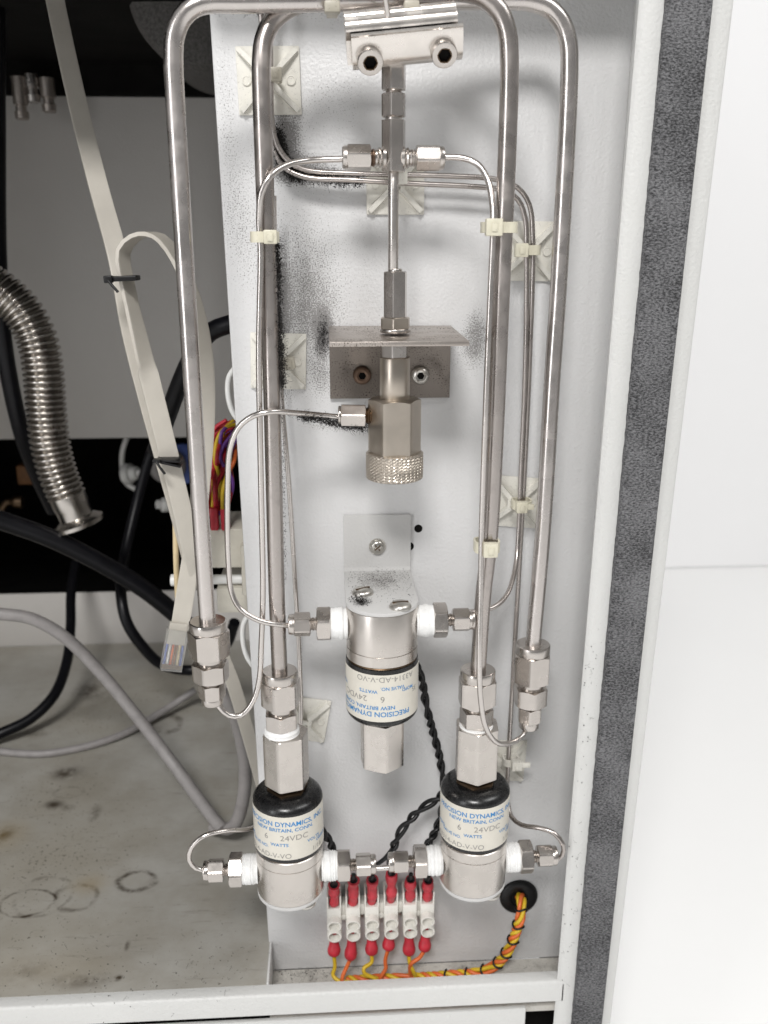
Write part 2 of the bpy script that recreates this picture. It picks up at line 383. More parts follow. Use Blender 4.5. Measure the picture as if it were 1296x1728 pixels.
bump(nt, b, mth(nt, 'ADD', noise(nt, p, 480, 2), tot), 0.00012, 0.5); M['tray'] = m

# ------------------------------------------------------------------ setting
tb = obj('table', box((-3000, -2500, -470), (3000, 860, -450)), M['bgtable'], None, 0); tag(tb, kind='structure')
wl = obj('wall', box((-3000, 835, -449), (3000, 870, 2200)), M['bgwall'], None, 0); tag(wl, kind='structure')

# ------------------------------------------------------------------ cabinet
cab = empty('cabinet', (0, 160, -450), 'open grey powder-coated steel cabinet with black foam door seal', 'cabinet')
OF = 33.0                                   # front of the frame, proud of the panel
def L(p0, p1, y):                            # pixel x on a straight line through two pixels
    return p0[0]+(p1[0]-p0[0])*(y-p0[1])/(p1[1]-p0[1])
# mounting panel
tl = P(348, -60, 0); bl = P(456, 1634, 0); ztop = 118
xl0 = tl.x; xl1 = bl.x
k = (xl1-xl0)/(bl.z-tl.z); xt = xl0+k*(ztop-tl.z)
xr = P(1077, 0, 28).x+9
poly = [Vector((xl1, 0, -342)), Vector((xr, 0, -342)), Vector((xr, 0, ztop)), Vector((xt, 0, ztop))]
panel = obj('mounting_panel', prism(poly, (0, 3.0, 0), 0.9), M['panel'], cab)
def disc(px, py, r, o, name, mat, parent, t=0.4):
    return obj(name, lathe(P(px, py, o), (0, -1, 0), [(-t, r), (0, r), (0.05, r*0.9)], 28), mat, parent)
disc(706, 892, 1.75, 0.06, 'hole_shade_disc', M['matt'], panel, 0.3); disc(691, 922, 1.9, 0.06, 'hole_shade_disc', M['matt'], panel, 0.3)  # flat black discs stand in for the shade inside two holes
# right post : lip, foam, outer strip, all running from far above to below the picture
def strip(o, top, bot, y0=-160, y1=1960):
    """top/bot: pixel x at y=0 and y=1728 ; returns the end points"""
    a = P(L((top, 0), (bot, 1728), 0), 0, o); b_ = P(bot, 1728, o)
    d = (b_-a); return a-d*0.12, b_+d*0.16
li = strip(OF-5, 1077, 936); lm = strip(OF, 1093, 944); lo = strip(OF, 1121, 963); fo = strip(OF, 1199, 1012.5); so = strip(OF, 1234, 1026.5)
def loft(secs, closed=True):
    """secs: list of (top, bottom) lines -> long profile"""
    n = len(secs); V = []; K = 14
    for j in range(K+1):
        for s in secs: V.append(s[0]+(s[1]-s[0])*(j/K))
    Fc = []
    for j in range(K):
        for i in range(n if closed else n-1):
            q = (i+1) % n; Fc.append((j*n+i, j*n+q, j*n+n+q, j*n+n+i))
    if closed: Fc += [tuple(range(n)), tuple(range(K*n, K*n+n))]
    return V, Fc
def off(s, dx, dy): v = Vector((dx, dy, 0)); return (s[0]+v, s[1]+v)
lm2 = off(lm, -1.2, 0.5)
obj('side_post', loft([li, off(li, .15, -1.2), off(lm, -2.4, 1.6), lm2, lm, lo, fo, so, off(so, 1.2, 1), off(so, 1.2, 300), off(so, -1.5, 300), off(so, -1.5, 2.5), off(lm, 0, 2.5), off(li, 0, 1.5)]), M['cabinet'], cab, 50)
# seal: foam strip standing 3.5 mm proud, ragged edges
V, Fc = [], []; K = 260; n = 9
for j in range(K+1):
    t = j/K; a = lo[0]+(lo[1]-lo[0])*t; c_ = fo[0]+(fo[1]-fo[0])*t
    for i in range(n):
        u = i/(n-1); prof = [0.02, 2.4, 3.2, 3.5, 3.6, 3.5, 3.1, 2.4, 0.02][i]
        e = random.uniform(-.14, .14) if i in (0, n-1) else 0
        uu = [0, 0.005, .04, .2, .5, .8, .95, .995, 1.0][i]
        V.append(a+(c_-a)*uu+Vector((e, -prof-0.05+random.uniform(-.08, .08)*(0 < i < n-1), 0)))
for j in range(K):
    for i in range(n-1): Fc.append((j*n+i, j*n+i+1, j*n+n+i+1, j*n+n+i))
obj('foam_seal', (V, Fc), M['foam'], cab, 60)
# added unseen wall behind the lip keeps light out; header above the panel
obj('light_stop_wall', box((xr-1.5, -OF+3, -342), (xr+.5, -.1, 118)), M['cabinet'], cab, 0)
obj('header', box((xt-4, -OF+1, 97), (xr+8, -.2, 117.5), .8), M['cabinet'], cab)
# front rail, ledge and tray
xe = PZ(452, 1628, ZF).x
rz1 = P(480, 1712, OF).z
lr = -430
rp = P(945, 1650, OF).x+2
prof = [(-OF+7, ZF-.2), (-OF+1.5, ZF+.4), (-OF+.4, ZF-.2), (-OF, ZF-1.2), (-OF, rz1), (-OF+1.4, rz1), (-OF+7, rz1)]
def extr(prof, x0, x1): return prism([Vector((x0, y, z)) for y, z in prof], (x1-x0, 0, 0))
obj('front_rail', extr(prof, lr, rp), M['cabinet'], cab, 40)
obj('panel_ledge', box((xe+1.2, -OF+4, -345), (xr, -.05, -342)), M['ledge'], cab, 0)
obj('ledge_upstand', box((xe, -OF+7.05, -342), (xe+1.15, -.5, ZF+.6), .3), M['cabinet'], cab)
obj('floor_tray', box((lr, -OF+7.05, ZF-2), (xe-.05, 350, ZF)), M['tray'], cab, 0)
YB = 351.0
zl = P(150, 1000, -YB).z; zb = P(150, 740, -YB).z; zt = P(200, 163, -YB).z
obj('rear_upstand', box((lr, YB, ZF-2), (xr+1, YB+2, zl), .8), M['backpaint'], cab)
obj('back_panel', box((lr, YB, zb), (xr+1, YB+2, zt), .8), M['backpaint'], cab)
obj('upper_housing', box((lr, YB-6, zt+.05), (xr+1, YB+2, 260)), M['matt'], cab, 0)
obj('dark_void_box', join(box((lr, YB+220, -420), (xr+1, YB+224, 200)), box((lr, YB+2.1, -330), (xr+1, YB+220, -326)), box((lr, YB+2.1, zb+60), (xr+1, YB+220, zb+64))), M['matt'], cab, 0)  # matt black walls stand in for the darkness of the void behind the opening
obj('left_wall', box((lr-3, -OF, -345), (lr-.05, YB+230, 262)), M['backpaint'], cab, 0)
obj('roof', join(box((lr, -OF, 121), (xt-4.1, YB-7, 124)), box((xt-4.1, .1, 150), (xr+1, YB-7, 153))), M['matt'], cab, 0)  # set low and matt black to darken the left compartment
obj('inner_partition', box((xr+1.1, 3.2, -345), (xr+3, YB+230, 149)), M['backpaint'], cab, 0)
# drawer front below the rail
dt = rz1-4.5
a = P(0, 1728, OF-3)
xd = P(887, 1712, OF-1).x
obj('drawer_front', box((lr, -OF+1, -420), (xd, -OF+3.2, dt), .5), M['cabinet'], cab)
obj('gap_dark_sheet', box((lr, -OF+30, -449), (rp+8, -OF+32, -345.2)), M['matt'], cab, 0)  # black sheet stands in for the darkness in the gap under the rail

# ------------------------------------------------------------------ tubing
def tubing(name, path, r, mat, label, group=None, cat='tube', n=14, step=2.2):
    pts = pix(path, step); o = obj(name, tube(pts, r, n), mat, None, 40)
    return tag(o, label, cat, group)
RT = 3.15
G1 = 'quarter inch steel loops'
tubing('loop_tube', [(350.5, 1050, 42), (346, 985, 42), (319, 560, 42), (294, 140, 42), (292.5, 100, 42), (295, 60, 42), (307, 30, 42), (328, 11, 42), (352, 5, 41), (400, 4.5, 40), (620, 2, 32), (860, 0, 25), (893, 2, 24), (925, 13, 23), (948, 38, 23), (959, 72, 23), (961, 110, 23), (944, 460, 22), (932, 640, 22), (916, 900, 24), (899.5, 1088, 26)], RT, M['tube'],
       'wide outer steel tube bent into a tall upside-down U over the panel', G1, n=22)
tubing('loop_tube', [(472, 1135, 35), (467, 1000, 35), (458, 640, 35), (451, 430, 35), (441.5, 150, 35), (441, 105, 35), (445, 68, 34), (458, 38, 33), (482, 16, 32), (520, 0, 31), (560, -10, 31), (700, -14, 33), (790, -13, 36), (820, -3, 38), (843, 20, 38), (856, 55, 38), (859.5, 100, 38), (856, 250, 38), (847, 460, 37), (827, 900, 35), (816, 1000, 35), (806.5, 1133, 35)], RT, M['dirtytube'],
       'sooty inner steel tube bent into an upside-down U above the two lower valves', G1, n=22)
rc = 1.0
tubing('capillary_tube', [(584, 268, 30), (520, 271, 31), (482, 279, 36), (455, 298, 41), (441, 326, 41.5), (437.5, 375, 40), (440, 420, 39.5), (437, 600, 39), (440, 800, 38), (443.5, 1000, 37), (441, 1085, 38), (437, 1150, 39), (427, 1183, 40), (407, 1207, 41), (386, 1207, 42), (370, 1193, 42), (364, 1180, 42)], rc*1.1, M['capil'],
       'thin steel tube curving from left arm of the cross down to the leftmost union')
tubing('capillary_tube', [(745, 265, 30), (782, 267, 31), (806, 277, 33), (823, 303, 36), (831, 345, 39), (832, 385, 41), (828, 480, 41), (820, 680, 41), (813, 880, 40), (811, 1000, 42), (809, 1100, 45), (811, 1180, 46), (820, 1228, 44), (838, 1253, 40), (862, 1254, 34), (882, 1241, 29), (891, 1224, 26)], rc*1.1, M['capil'],
       'thin steel tube curving from right arm of the cross down to the right union')
tubing('capillary_tube', [(455, -20, 10), (457, 120, 9), (459, 205, 8), (468, 245, 8), (487, 272, 8), (513, 286, 8), (600, 293, 8), (760, 297, 8), (838, 303, 8), (874, 317, 8), (893, 345, 8), (899, 400, 8), (894, 600, 8), (885, 800, 8), (876, 960, 8), (868, 1100, 8), (858, 1280, 9), (856, 1345, 14), (863, 1378, 20), (880, 1392, 25), (910, 1397, 30), (935, 1406, 33), (950, 1425, 35), (949, 1443, 35), (938, 1451, 35), (925, 1453, 35)], rc, M['dirtytube'],
       'upper of two thin steel tubes running behind the cross, ending at the right lower valve')
tubing('capillary_tube', [(438, -20, 7), (446, 120, 6), (456, 230, 6), (478, 280, 7), (512, 298, 8), (600, 304, 9), (700, 310, 9), (800, 315, 9), (848, 321, 9), (874, 337, 9), (886, 368, 9), (888.5, 420, 9), (887, 600, 9), (879, 800, 9), (873, 930, 12), (866, 975, 20), (853, 1007, 28), (830, 1026, 34), (796, 1033, 35)], rc, M['dirtytube'],
       'lower of two thin steel tubes behind the cross, ending at the middle valve')
tubing('capillary_tube', [(462, 330, 12), (464, 450, 10), (471, 600, 8), (476, 680, 9), (484, 770, 10), (493, 900, 10), (499, 1000, 10), (505, 1100, 10), (507, 1220, 11), (495, 1310, 13), (460, 1375, 18), (423, 1398, 27), (380, 1402, 32), (344, 1411, 35), (323, 1430, 36), (319, 1450, 36), (330, 1465, 35), (352, 1469, 35)], rc, M['capil'],
       'thin steel tube behind the left loop leg, ending at the left lower valve')
tubing('capillary_tube', [(574, 704, 30), (545, 701, 31), (500, 697, 38), (455, 695, 44), (427, 702, 44), (402, 722, 43), (388, 757, 42), (384, 820, 41), (385, 940, 40), (391, 1000, 40), (406, 1028, 41), (437, 1047, 42), (470, 1054, 40), (494, 1056, 35)], rc*1.05, M['capil'],
       'thin steel tube looping left from the knurled valve down to the middle valve')
tubing('capillary_tube', [(606, 1467, 35), (640, 1465, 35), (676, 1463, 35)], rc*1.15, M['capil'], 'short straight steel tube joining the two lower valves')
tubing('capillary_tube', [(648, -25, 46), (652, 8, 44), (657, 42, 41)], 0.9, M['capil'], 'thin steel tube entering the top of the ribbed clamp block')

# ------------------------------------------------------------------ fittings: stacks of hexes, collars and threads
def stack(name, label, cat, base, d, pieces, group=None):
    """pieces = (part name, kind, t0, t1, size, material[, rot])"""
    e = empty(name, base, label, cat, group)
    for q in pieces:
        nm, kd, t0, t1, s, mt = q[:6]; rot = q[6] if len(q) > 6 else 0.0
        if kd == 'hex': vf = hexa(base, d, t0, t1, s, rot)
        elif kd == 'bar': vf = hexa(base, d, t0, t1, s, rot, False)
        elif kd == 'thread': vf = thread(base, d, t0, t1, s)
        elif kd == 'tape':
            pr = []; K = 14
            for i in range(K+1):
                u = i/K; pr.append((t0+(t1-t0)*u, s*(1+0.06*math.sin(u*math.pi))+random.uniform(-.32, .2)))
            vf = lathe(base, d, pr, 30)
        else:
            c = min(0.5, abs(t1-t0)*0.3); sg = 1 if t1 > t0 else -1
            vf = lathe(base, d, [(t0, s-c), (t0+c*sg*.4, s-c*.3), (t0+c*sg, s), (t1-c*sg, s), (t1-c*sg*.4, s-c*.3), (t1, s-c)], 40)
        obj(nm, vf, M[mt], e, 28)
    return e
def zpix(px, o, *ys): return [P(px, y, o).z for y in ys]
def union(px0, o, y, label, small, rot=0.2):
    """big tube nut on top, reducing to a small nut below.  y = pixel heights of each break, from the top"""
    c = P(px0, y[0], o); z = [P(px0+(yy-y[0])*0.03, yy, o).z-c.z for yy in y]
    pcs = [('collar', 'cyl', z[1]-.3, z[0], 7.1, 'nut'), ('tube_nut', 'hex', z[2], z[1], 14.2, 'nut', rot), ('neck', 'cyl', z[3]-.5, z[2]+.5, 5.2, 'nut'), ('body_hex', 'hex', z[4], z[3], 12.7 if small else 12.2, 'nut', rot+.25)]
    if small:
        pcs += [('thread', 'thread', z[5]-.3, z[4]+.3, 3.4, 'darknut'), ('small_nut', 'hex', z[6], z[5], 9.2, 'nut', rot+.1), ('small_collar', 'cyl', z[7], z[6]+.4, 4.2, 'nut')]
    else:
        pcs += [('thread_tape', 'tape', z[5], z[4]+.2, 6.7, 'tape')]
    return stack('tube_union' if small else 'tube_connector', label, 'fitting', c, (0, 0, 1), pcs, 'compression fittings on the big tubes')
union(350.5, 42, (1047, 1063, 1106, 1117, 1146, 1152, 1176, 1187), 'steel reducing union hanging at the end of the leftmost big tube', True, 0.05)
union(899.5, 26, (1086, 1101, 1148, 1158, 1187, 1191, 1215, 1227), 'steel reducing union hanging at the end of the rightmost big tube', True, 0.3)
union(472, 35, (1131, 1147, 1188, 1200, 1226, 1243), 'steel tube connector taped into hex coupling of the left lower valve', False, 0.3)
union(806.5, 35, (1129, 1145, 1186, 1194, 1221, 1245), 'steel tube connector taped into hex coupling of the right lower valve', False, 0.55)

# ------------------------------------------------------------------ solenoid valves
RV = 14.5
def textmesh(body, size, bold=0.0):
    cu = bpy.data.curves.new('t', 'FONT'); cu.body = body; cu.size = size; cu.align_x = 'LEFT'; cu.offset = bold*size; cu.resolution_u = 3
    o = bpy.data.objects.new('t', cu); col.objects.link(o)
    dg = bpy.context.evaluated_depsgraph_get(); me = bpy.data.meshes.new_from_object(o.evaluated_get(dg))
    v = [p.co.copy() for p in me.vertices]; f = [tuple(q.vertices) for q in me.polygons]
    bpy.data.objects.remove(o); bpy.data.curves.remove(cu); bpy.data.meshes.remove(me)
    return v, f
def valve(c, flip, rot, label, grp):
    """c: centre of the flat steel end, cap away from it"""
    up = -1 if flip else 1
    d = Vector((0, 0, up)); e = empty('solenoid_valve', c, label, 'valve', grp)
    H0, H1, H2, H3 = 21.5, 23.6, 44.0, 48.6
    obj('steel_body', lathe(c, d, [(0, RV-.9), (.25, RV-.5), (.5, RV-.4), (16.7, RV-.4), (16.75, RV-.62), (17.0, RV-.62), (17.05, RV-.35), (H0-.3, RV-.35), (H0, RV-.7)], 72), M['body'], e)
    obj('gap_ring', lathe(c, d, [(H0, RV-.8), (H0+.5, RV-.5), (H0+.9, RV-1.3)], 60), M['brass'], e)
    obj('coil_housing', lathe(c, d, [(H0+.6, RV-.7), (H0+.8, RV-.15), (H1, RV), (H2, RV), (H2+.8, RV-.02), (H2+1.9, RV-.45), (H2+3.0, RV-1.4), (H2+3.9, RV-2.9), (H3-.2, RV-4.6), (H3, RV-6.5)], 72), M['black'], e, 50)
    obj('locking_nut', hexa(c, d, H3-1.2, H3+1.1, 15.2, 0.25), M['brass'], e)
    lab = obj('paper_label', lathe(c, d, [(H1+.3, RV+.05), (H1+.32, RV+.12), (H2-.02, RV+.12), (H2, RV+.05)], 90, False), M['label'], e)
    def print_(txt, u, v, size, mat, bold=0.0, sx=1.0, nm='lettering'):
        """u arc mm of the left end, v fraction of label height from the cap end"""
        V, Fc = textmesh(txt, size, bold); out = []
        zc = H2-(H2-H1)*v
        for p in V:
            a = (u+p.x*sx)/RV+rot*1.0
            h = zc+p.y-size*0.35
            x = math.sin(a); y = -math.cos(a)
            if flip: x = -x
            out.append(Vector(c)+Vector((x*(RV+.17), y*(RV+.17), h*up)))
        obj(nm, (out, Fc), M[mat], lab, 0)
    print_('PRECISION DYNAMICS, INC.', -20.6, .16, 3.0, 'ink', .017, 1.02)
    print_('NEW BRITAIN, CONN.', -14.0, .295, 2.25, 'ink', .016, 1.12)
    print_('6', -9.9, .475, 3.7, 'greyink', 0, 1.0)
    print_('24VDC', -2.9, .475, 3.5, 'greyink', 0, 1.12)
    print_('VALVE NO.', -18.0, .70, 2.0, 'ink', .012, 1.0)
    print_('WATTS', -7.0, .635, 2.0, 'ink', .016, 1.12)
    print_('VOLTS', 8.6, .635, 2.0, 'ink', .012, 1.1)
    print_('ORIFICE', 13.2, .72, 2.0, 'ink', .012, 1.0)
    print_('MOPD', -22.6, .63, 2.0, 'ink', .012, 1.0)
    print_('35', -25.2, .55, 3.0, 'greyink', 0, 1.0)
    print_('A3314-AD-V-VO', -22.5, .89, 3.2, 'greyink', 0, 1.07)
    print_('1/16', 10.8, .87, 3.0, 'greyink', 0, 1.1)
    return e
def bracket(c, flip, label, grp):
    """L bracket: leaf on the flat end of the valve, plate on the panel; c = centre of the valve's flat end"""
    s = -1 if flip else 1     # flip: valve hangs below, plate rises
    e = empty('valve_bracket', (c[0], 0, c[2]), label, 'bracket', grp)
    hw = 14.2; th = 1.6; rise = 24.5
    z0, z1 = c[2]-.03*s, c[2]-th*s
    loop = []
    yc = c[1]
    for i in range(25):
        a = math.pi*i/24; loop.append(Vector((c[0]+hw*math.cos(a), yc-hw*math.sin(a), z0)))
    rb = 2.0
    loop += [Vector((c[0]-hw, -rb, z0)), Vector((c[0]+hw, -rb, z0))]
    obj('leaf', prism(loop, (0, 0, z1-z0), .28), M['bracket'], e, 40)
    # bend and upright plate
    prof = []
    for i in range(7):
        a = math.pi/2*i/6; prof.append((-rb+ (rb-.05)*math.sin(a), z1-s*0+(-s)*(rb)*(1-math.cos(a))))
    inner = []
    pts = [Vector((c[0]-hw, y, z)) for y, z in [(-rb-.001, z0), (-.9, z0-s*.2), (-.05, z0-s*1.2), (-.05, z1-s*rise), (-th, z1-s*rise), (-th, z1-s*1.6), (-th-.25, z1-s*.5), (-rb-.001, z1)]]
    obj('plate', prism(pts, (2*hw, 0, 0), .25), M['bracket'], e, 40)
    def cap_screw(p, d, r, h, mat, slot):
        d = Vector(d); sc = obj('screw', lathe(p, d, [(0, r), (h*.3, r), (h*.62, r*.9), (h*.85, r*.72), (h*.97, r*.4), (h, r*.1)], 28), M[mat], e, 45)
        x, y, dd = frame(d)
        if slot:
            a = slot; q = x*math.cos(a)+y*math.sin(a); t = dd.cross(q)
            pc = Vector(p)+dd*(h*.78)
            pl = [pc+q*(r*.72)+t*.36, pc-q*(r*.72)+t*.36, pc-q*(r*.72)-t*.36, pc+q*(r*.72)-t*.36]
            obj('slot', prism(pl, dd*(h*.26)), M['brass'], sc, 0)
        else:
            for a in (0.7, 0.7+math.pi/2):
                q = x*math.cos(a)+y*math.sin(a); t = dd.cross(q); pc = Vector(p)+dd*(h*.75)
                pl = [pc+q*(r*.5)+t*.3, pc-q*(r*.5)+t*.3, pc-q*(r*.5)-t*.3, pc+q*(r*.5)-t*.3]
                obj('cross_recess', prism(pl, dd*(h*.24+(.02 if a < 1 else 0))), M['brass'], sc, 0)
    for dx, dy, sl in ((-7.2, 7.0, .5), (6.6, -8.2, .15)):
        cap_screw((c[0]+dx, yc+dy, z1), (0, 0, -s), 4.3, 2.3, 'screw', sl)
    p = (c[0], -th, c[2]-s*(rise*.44+1.6))
    obj('washer', lathe(p, (0, -1, 0), [(0, 3.6), (.4, 3.6)], 28), M['screw'], e, 30)
    cap_screw((p[0], p[1]-.4, p[2]), (0, -1, 0), 3.1, 1.9, 'screw', 0)
GV = 'solenoid valves on the panel'; GB = 'valve brackets'
OV = 34.5
# bottom pair, standing on their brackets
zb_ = P(490, 1534, OV+RV).z
xL = P(491, 1500, OV).x; xR = P(796.5, 1492, OV).x
cL = Vector((xL, -OV, zb_)); cR = Vector((xR, -OV, zb_+.6))
valve(cL, False, 0.0, 'upright solenoid valve at lower left, black cap over printed label', GV)
valve(cR, False, 0.02, 'upright solenoid valve at lower right beside the wire grommet', GV)
bracket(cL, False, 'white bracket under the left lower valve', GB); bracket(cR, False, 'white bracket under the right lower valve', GB)
# middle valve hanging from its bracket
zc_ = P(644, 1043, OV+RV).z; xC = P(644.5, 1075, OV).x
cC = Vector((xC, -OV, zc_))
valve(cC, True, 0.66, 'upside-down solenoid valve hanging from a white bracket in the middle', GV)
bracket(cC, True, 'white angle bracket screwed to the panel above the hanging valve', GB)
# hex couplings on the caps
def coupling(c, up, t0, t1, rot, label, af=16.6):
    e = stack('hex_coupling', label, 'coupling', c, (0, 0, up), [('stem', 'cyl', t0-2.5, t0+.3, 6.2, 'brass'), ('hex_bar', 'bar', t0, t1, af, 'body', rot)], 'hex couplings')
coupling(cL, 1, 51.3, 74.3, 0.27, 'long steel hex coupling on top of the left lower valve')
coupling(cR, 1, 51.3, 74.3, 0.45, 'long steel hex coupling on top of the right lower valve')
coupling(cC, -1, 49.8, 70.5, 0.42, 'long steel hex coupling hanging below the middle valve')
# side fittings: taped hex body, thread, small nut, collar
def sidefit(c, sx, zoff, label, L0=RV-1.0, dz=0.0, rot=0.0, len_=1.0):
    b_ = Vector((c[0], c[1], c[2]+zoff)); d = Vector((sx, 0, dz)).normalized()
    stack('side_fitting', label, 'fitting', b_, d, [
        ('thread_tape', 'tape', L0, L0+7.2, 6.0, 'tape'), ('body_hex', 'hex', L0+6.6, L0+12.2, 12.6, 'nut', rot), ('thread', 'thread', L0+12.0, L0+15.2, 2.7, 'nut'),
        ('small_nut', 'hex', L0+14.6, L0+21.0, 8.6, 'nut', rot+.2), ('collar', 'cyl', L0+20.6, L0+23.2, 4.1, 'nut')], 'taped side fittings of the valves')
pz = P(380, 1468, OV).z-zb_
sidefit(cL, -1, pz, 'taped steel fitting on left side of the left lower valve', rot=.2)
sidefit(cL, 1, pz, 'taped steel fitting on right side of the left lower valve', rot=.45)
sidefit(cR, -1, pz, 'taped steel fitting on left side of the right lower valve', rot=.4)
sidefit(cR, 1, pz, 'taped steel fitting on right side of the right lower valve', rot=.1)
pc_ = P(560, 1052, OV).z-zc_
sidefit(cC, -1, pc_, 'taped steel fitting on left side of the middle valve', rot=.5)
sidefit(cC, 1, pc_+.3, 'taped steel fitting on right side of the middle valve', rot=.3)

# ------------------------------------------------------------------ upper column: clamp, cross, stem, shelf, knurled valve
OC = 30.0
def zc(y, px=664): return P(px, y, OC).z
xc0 = P(664, 245, OC).x
cz = zc(268)
c0 = Vector((xc0, -OC, cz))
def zz(y): return zc(y)-cz
stack('adapter_nuts', 'two small steel hex nuts between the clamp block and the cross', 'fitting', c0, (0, 0, 1), [
    ('upper_hex', 'bar', zz(152), zz(104), 7.6, 'darknut', .28), ('thread', 'thread', zz(160), zz(150), 3.0, 'darknut'), ('lower_hex', 'hex', zz(198), zz(158), 7.7, 'nut', .3), ('neck', 'cyl', zz(206), zz(196), 2.9, 'darknut')])
pcs = [('body_hex', 'bar', zz(290), zz(203), 7.6, 'nut', .28), ('stem', 'cyl', zz(462), zz(289), 1.85, 'darknut')]
e = stack('cross_fitting', 'small steel cross fitting with two side arms and a long stem', 'fitting', c0, (0, 0, 1), pcs)
for s in (-1, 1):
    d = Vector((s, 0, 0)); ax = c0+Vector((0, 0, .3))
    obj('weld_neck', lathe(ax, d, [(2.6, 3.6), (3.6, 3.9), (4.4, 3.2), (5.0, 3.5), (5.6, 2.8), (6.2, 3.0), (6.8, 2.5)], 28), M['nut'], e)
    obj('thread', thread(ax, d, 6.5, 8.6, 3.0), M['rust'] if s < 0 else M['darknut'], e)
    obj('arm_nut', hexa(ax, d, 7.8, 16.0, 7.9, .25), M['nut'], e)
    obj('collar', lathe(ax, d, [(15.6, 3.9), (16.6, 3.95), (17.4, 3.7), (17.7, 3.2)], 28), M['nut'], e)
xs = P(667, 545, OC).x
c1 = Vector((xs, -OC, zc(560, 667))); z1_ = c1.z
def zy(y): return zc(y, 667)-z1_
stack('stem_fitting', 'long steel hex and lock nut standing on the shelf plate', 'fitting', c1, (0, 0, 1), [
    ('long_hex', 'hex', zy(536), zy(458), 7.8, 'nut', .3), ('shoulder', 'cyl', zy(462), zy(453), 2.4, 'darknut'), ('lock_nut', 'hex', zy(555), zy(535), 10.0, 'nickel', .35), ('washer', 'cyl', zy(561), zy(554), 5.6, 'darknut')])
# shelf plate
sh = empty('shelf_plate', P(660, 620, 0), 'sooty bent steel shelf plate holding the knurled valve', 'shelf')
zk = z1_+zy(561)
xa, xb = P(556, 600, 0).x, P(759, 600, 0).x
zlow = P(660, 672, 2).z
back = [(-.1, zlow), (-.1, zk-2.4), (-.5, zk-.8), (-1.6, zk-.05), (-2.3, zk-2.3), (-1.8, zk-3.4), (-1.8, zlow)]
topf = [(-1.63, zk-.05), (-50, zk-1.2), (-50, zk-2.9), (-3.4, zk-1.75), (-2.33, zk-2.28)]
obj('back_flange', prism([Vector((xa, y, z)) for y, z in back], (xb-xa, 0, 0)), M['sootplate'], sh, 35)
obj('shelf_flange', prism([Vector((xa, y, z)) for y, z in topf], (xb-xa, 0, 0), .2), M['shelf'], sh, 35)
for px, mt in ((611, 'rust'), (709, 'screw')):
    p = P(px, 633, 1.9)
    sc = obj('socket_screw', lathe(p, (0, -1, 0), [(0, 3.7), (1.2, 3.65), (2.2, 3.1), (2.6, 2.2), (2.4, 1.6)], 28), M[mt], sh, 40)
    obj('socket', lathe(p+Vector((0, -2.3, 0)), (0, -1, 0), [(0, 1.5), (.25, 1.5)], 6), M['matt'], sc, 0)
# knurled valve
c2 = Vector((P(666, 720, OC).x, -OC, zc(672, 666))); zq = c2.z
def zv(y): return zc(y, 666)-zq
kv = stack('knurled_valve', 'satin nickel needle valve with knurled knob under the shelf plate', 'valve', c2, (0, 0, 1), [
    ('upper_hex', 'hex', zv(604), zv(571), 9.0, 'darknut', .3), ('bonnet', 'cyl', zv(676), zv(602), 5.6, 'nickel'), ('body_hex', 'hex', zv(767), zv(672), 17.6, 'nickel', 0.02)])
V, Fc = [], []; n, K = 180, 26; t0, t1 = zv(806), zv(762); 
for j in range(K+1):
    u = j/K; t = t0+(t1-t0)*u
    for i in range(n):
        a = 2*math.pi*i/n; s1 = (i/5+j*.32) % 1; s2 = (i/5-j*.32) % 1
        tri = (1-abs(2*s1-1))*(1-abs(2*s2-1))
        r = 10.6+.48*tri
        if j in (0, K): r = 10.2
        V.append(c2+Vector((r*math.cos(a), r*math.sin(a), t)))
for j in range(K):
    for i in range(n): q = (i+1) % n; Fc.append((j*n+i, j*n+q, j*n+n+q, j*n+n+i))
Fc += [tuple(range(n)), tuple(range(K*n, K*n+n))]
obj('knurled_knob', (V, Fc), M['nickel'], kv, 0)
pp = Vector((c2.x, -OC, P(600, 703, OC).z))
stack('port_nut', 'soot-covered small steel nut on the side of the knurled valve', 'fitting', pp, (-1, 0, .03), [('thread', 'thread', 8.5, 11.5, 3.2, 'brass'), ('small_nut', 'hex', 11.0, 20.2, 7.9, 'nut', .15), ('collar', 'cyl', 20, 21.2, 3.4, 'nut')])
# ribbed clamp block, tipped forward
pa, pb = P(584, 70, 36), P(776, 51, 36)
ax = (pb-pa); Lc = ax.length; ax.normalize()
fw = Vector((0, -math.cos(R(32)), -math.sin(R(32)))); fw = (fw-ax*fw.dot(ax)).normalized(); uu = ax.cross(fw)*-1
if uu.z < 0: uu = -uu
cb = empty('clamp_block', (pa+pb)/2, 'ribbed aluminium clamp block held by two socket screws at the top', 'clamp')
def jaw(a0, a1, x0, x1, nm, cu, cf):
    """one jaw of the split clamp: slice of a rounded section with raised ribs, in (u up, f forward)"""
    loop = []; n = 48
    for i in range(n+1):
        a = a0+(a1-a0)*i/n; ca, sa = math.cos(a), math.sin(a)
        k = (abs(ca)**2.6+abs(sa)**2.6)**(-1/2.6)
        dg = math.degrees(a); rib = .38 if (18 < dg < 150 and (dg//9) % 2) else 0
        loop.append((cu+(8.0+rib)*sa*k, cf+(6.6+rib)*ca*k))
    loop.append((cu, cf))
    obj(nm, prism([pa+ax*x0+uu*q[0]+fw*q[1] for q in loop], ax*(x1-x0)), M['alu'], cb, 24)
jaw(R(-95), R(34), 1.4, Lc, 'front_jaw', -.3, .5)
jaw(R(34), R(265), 0, Lc-1.6, 'rear_jaw', .1, 0)
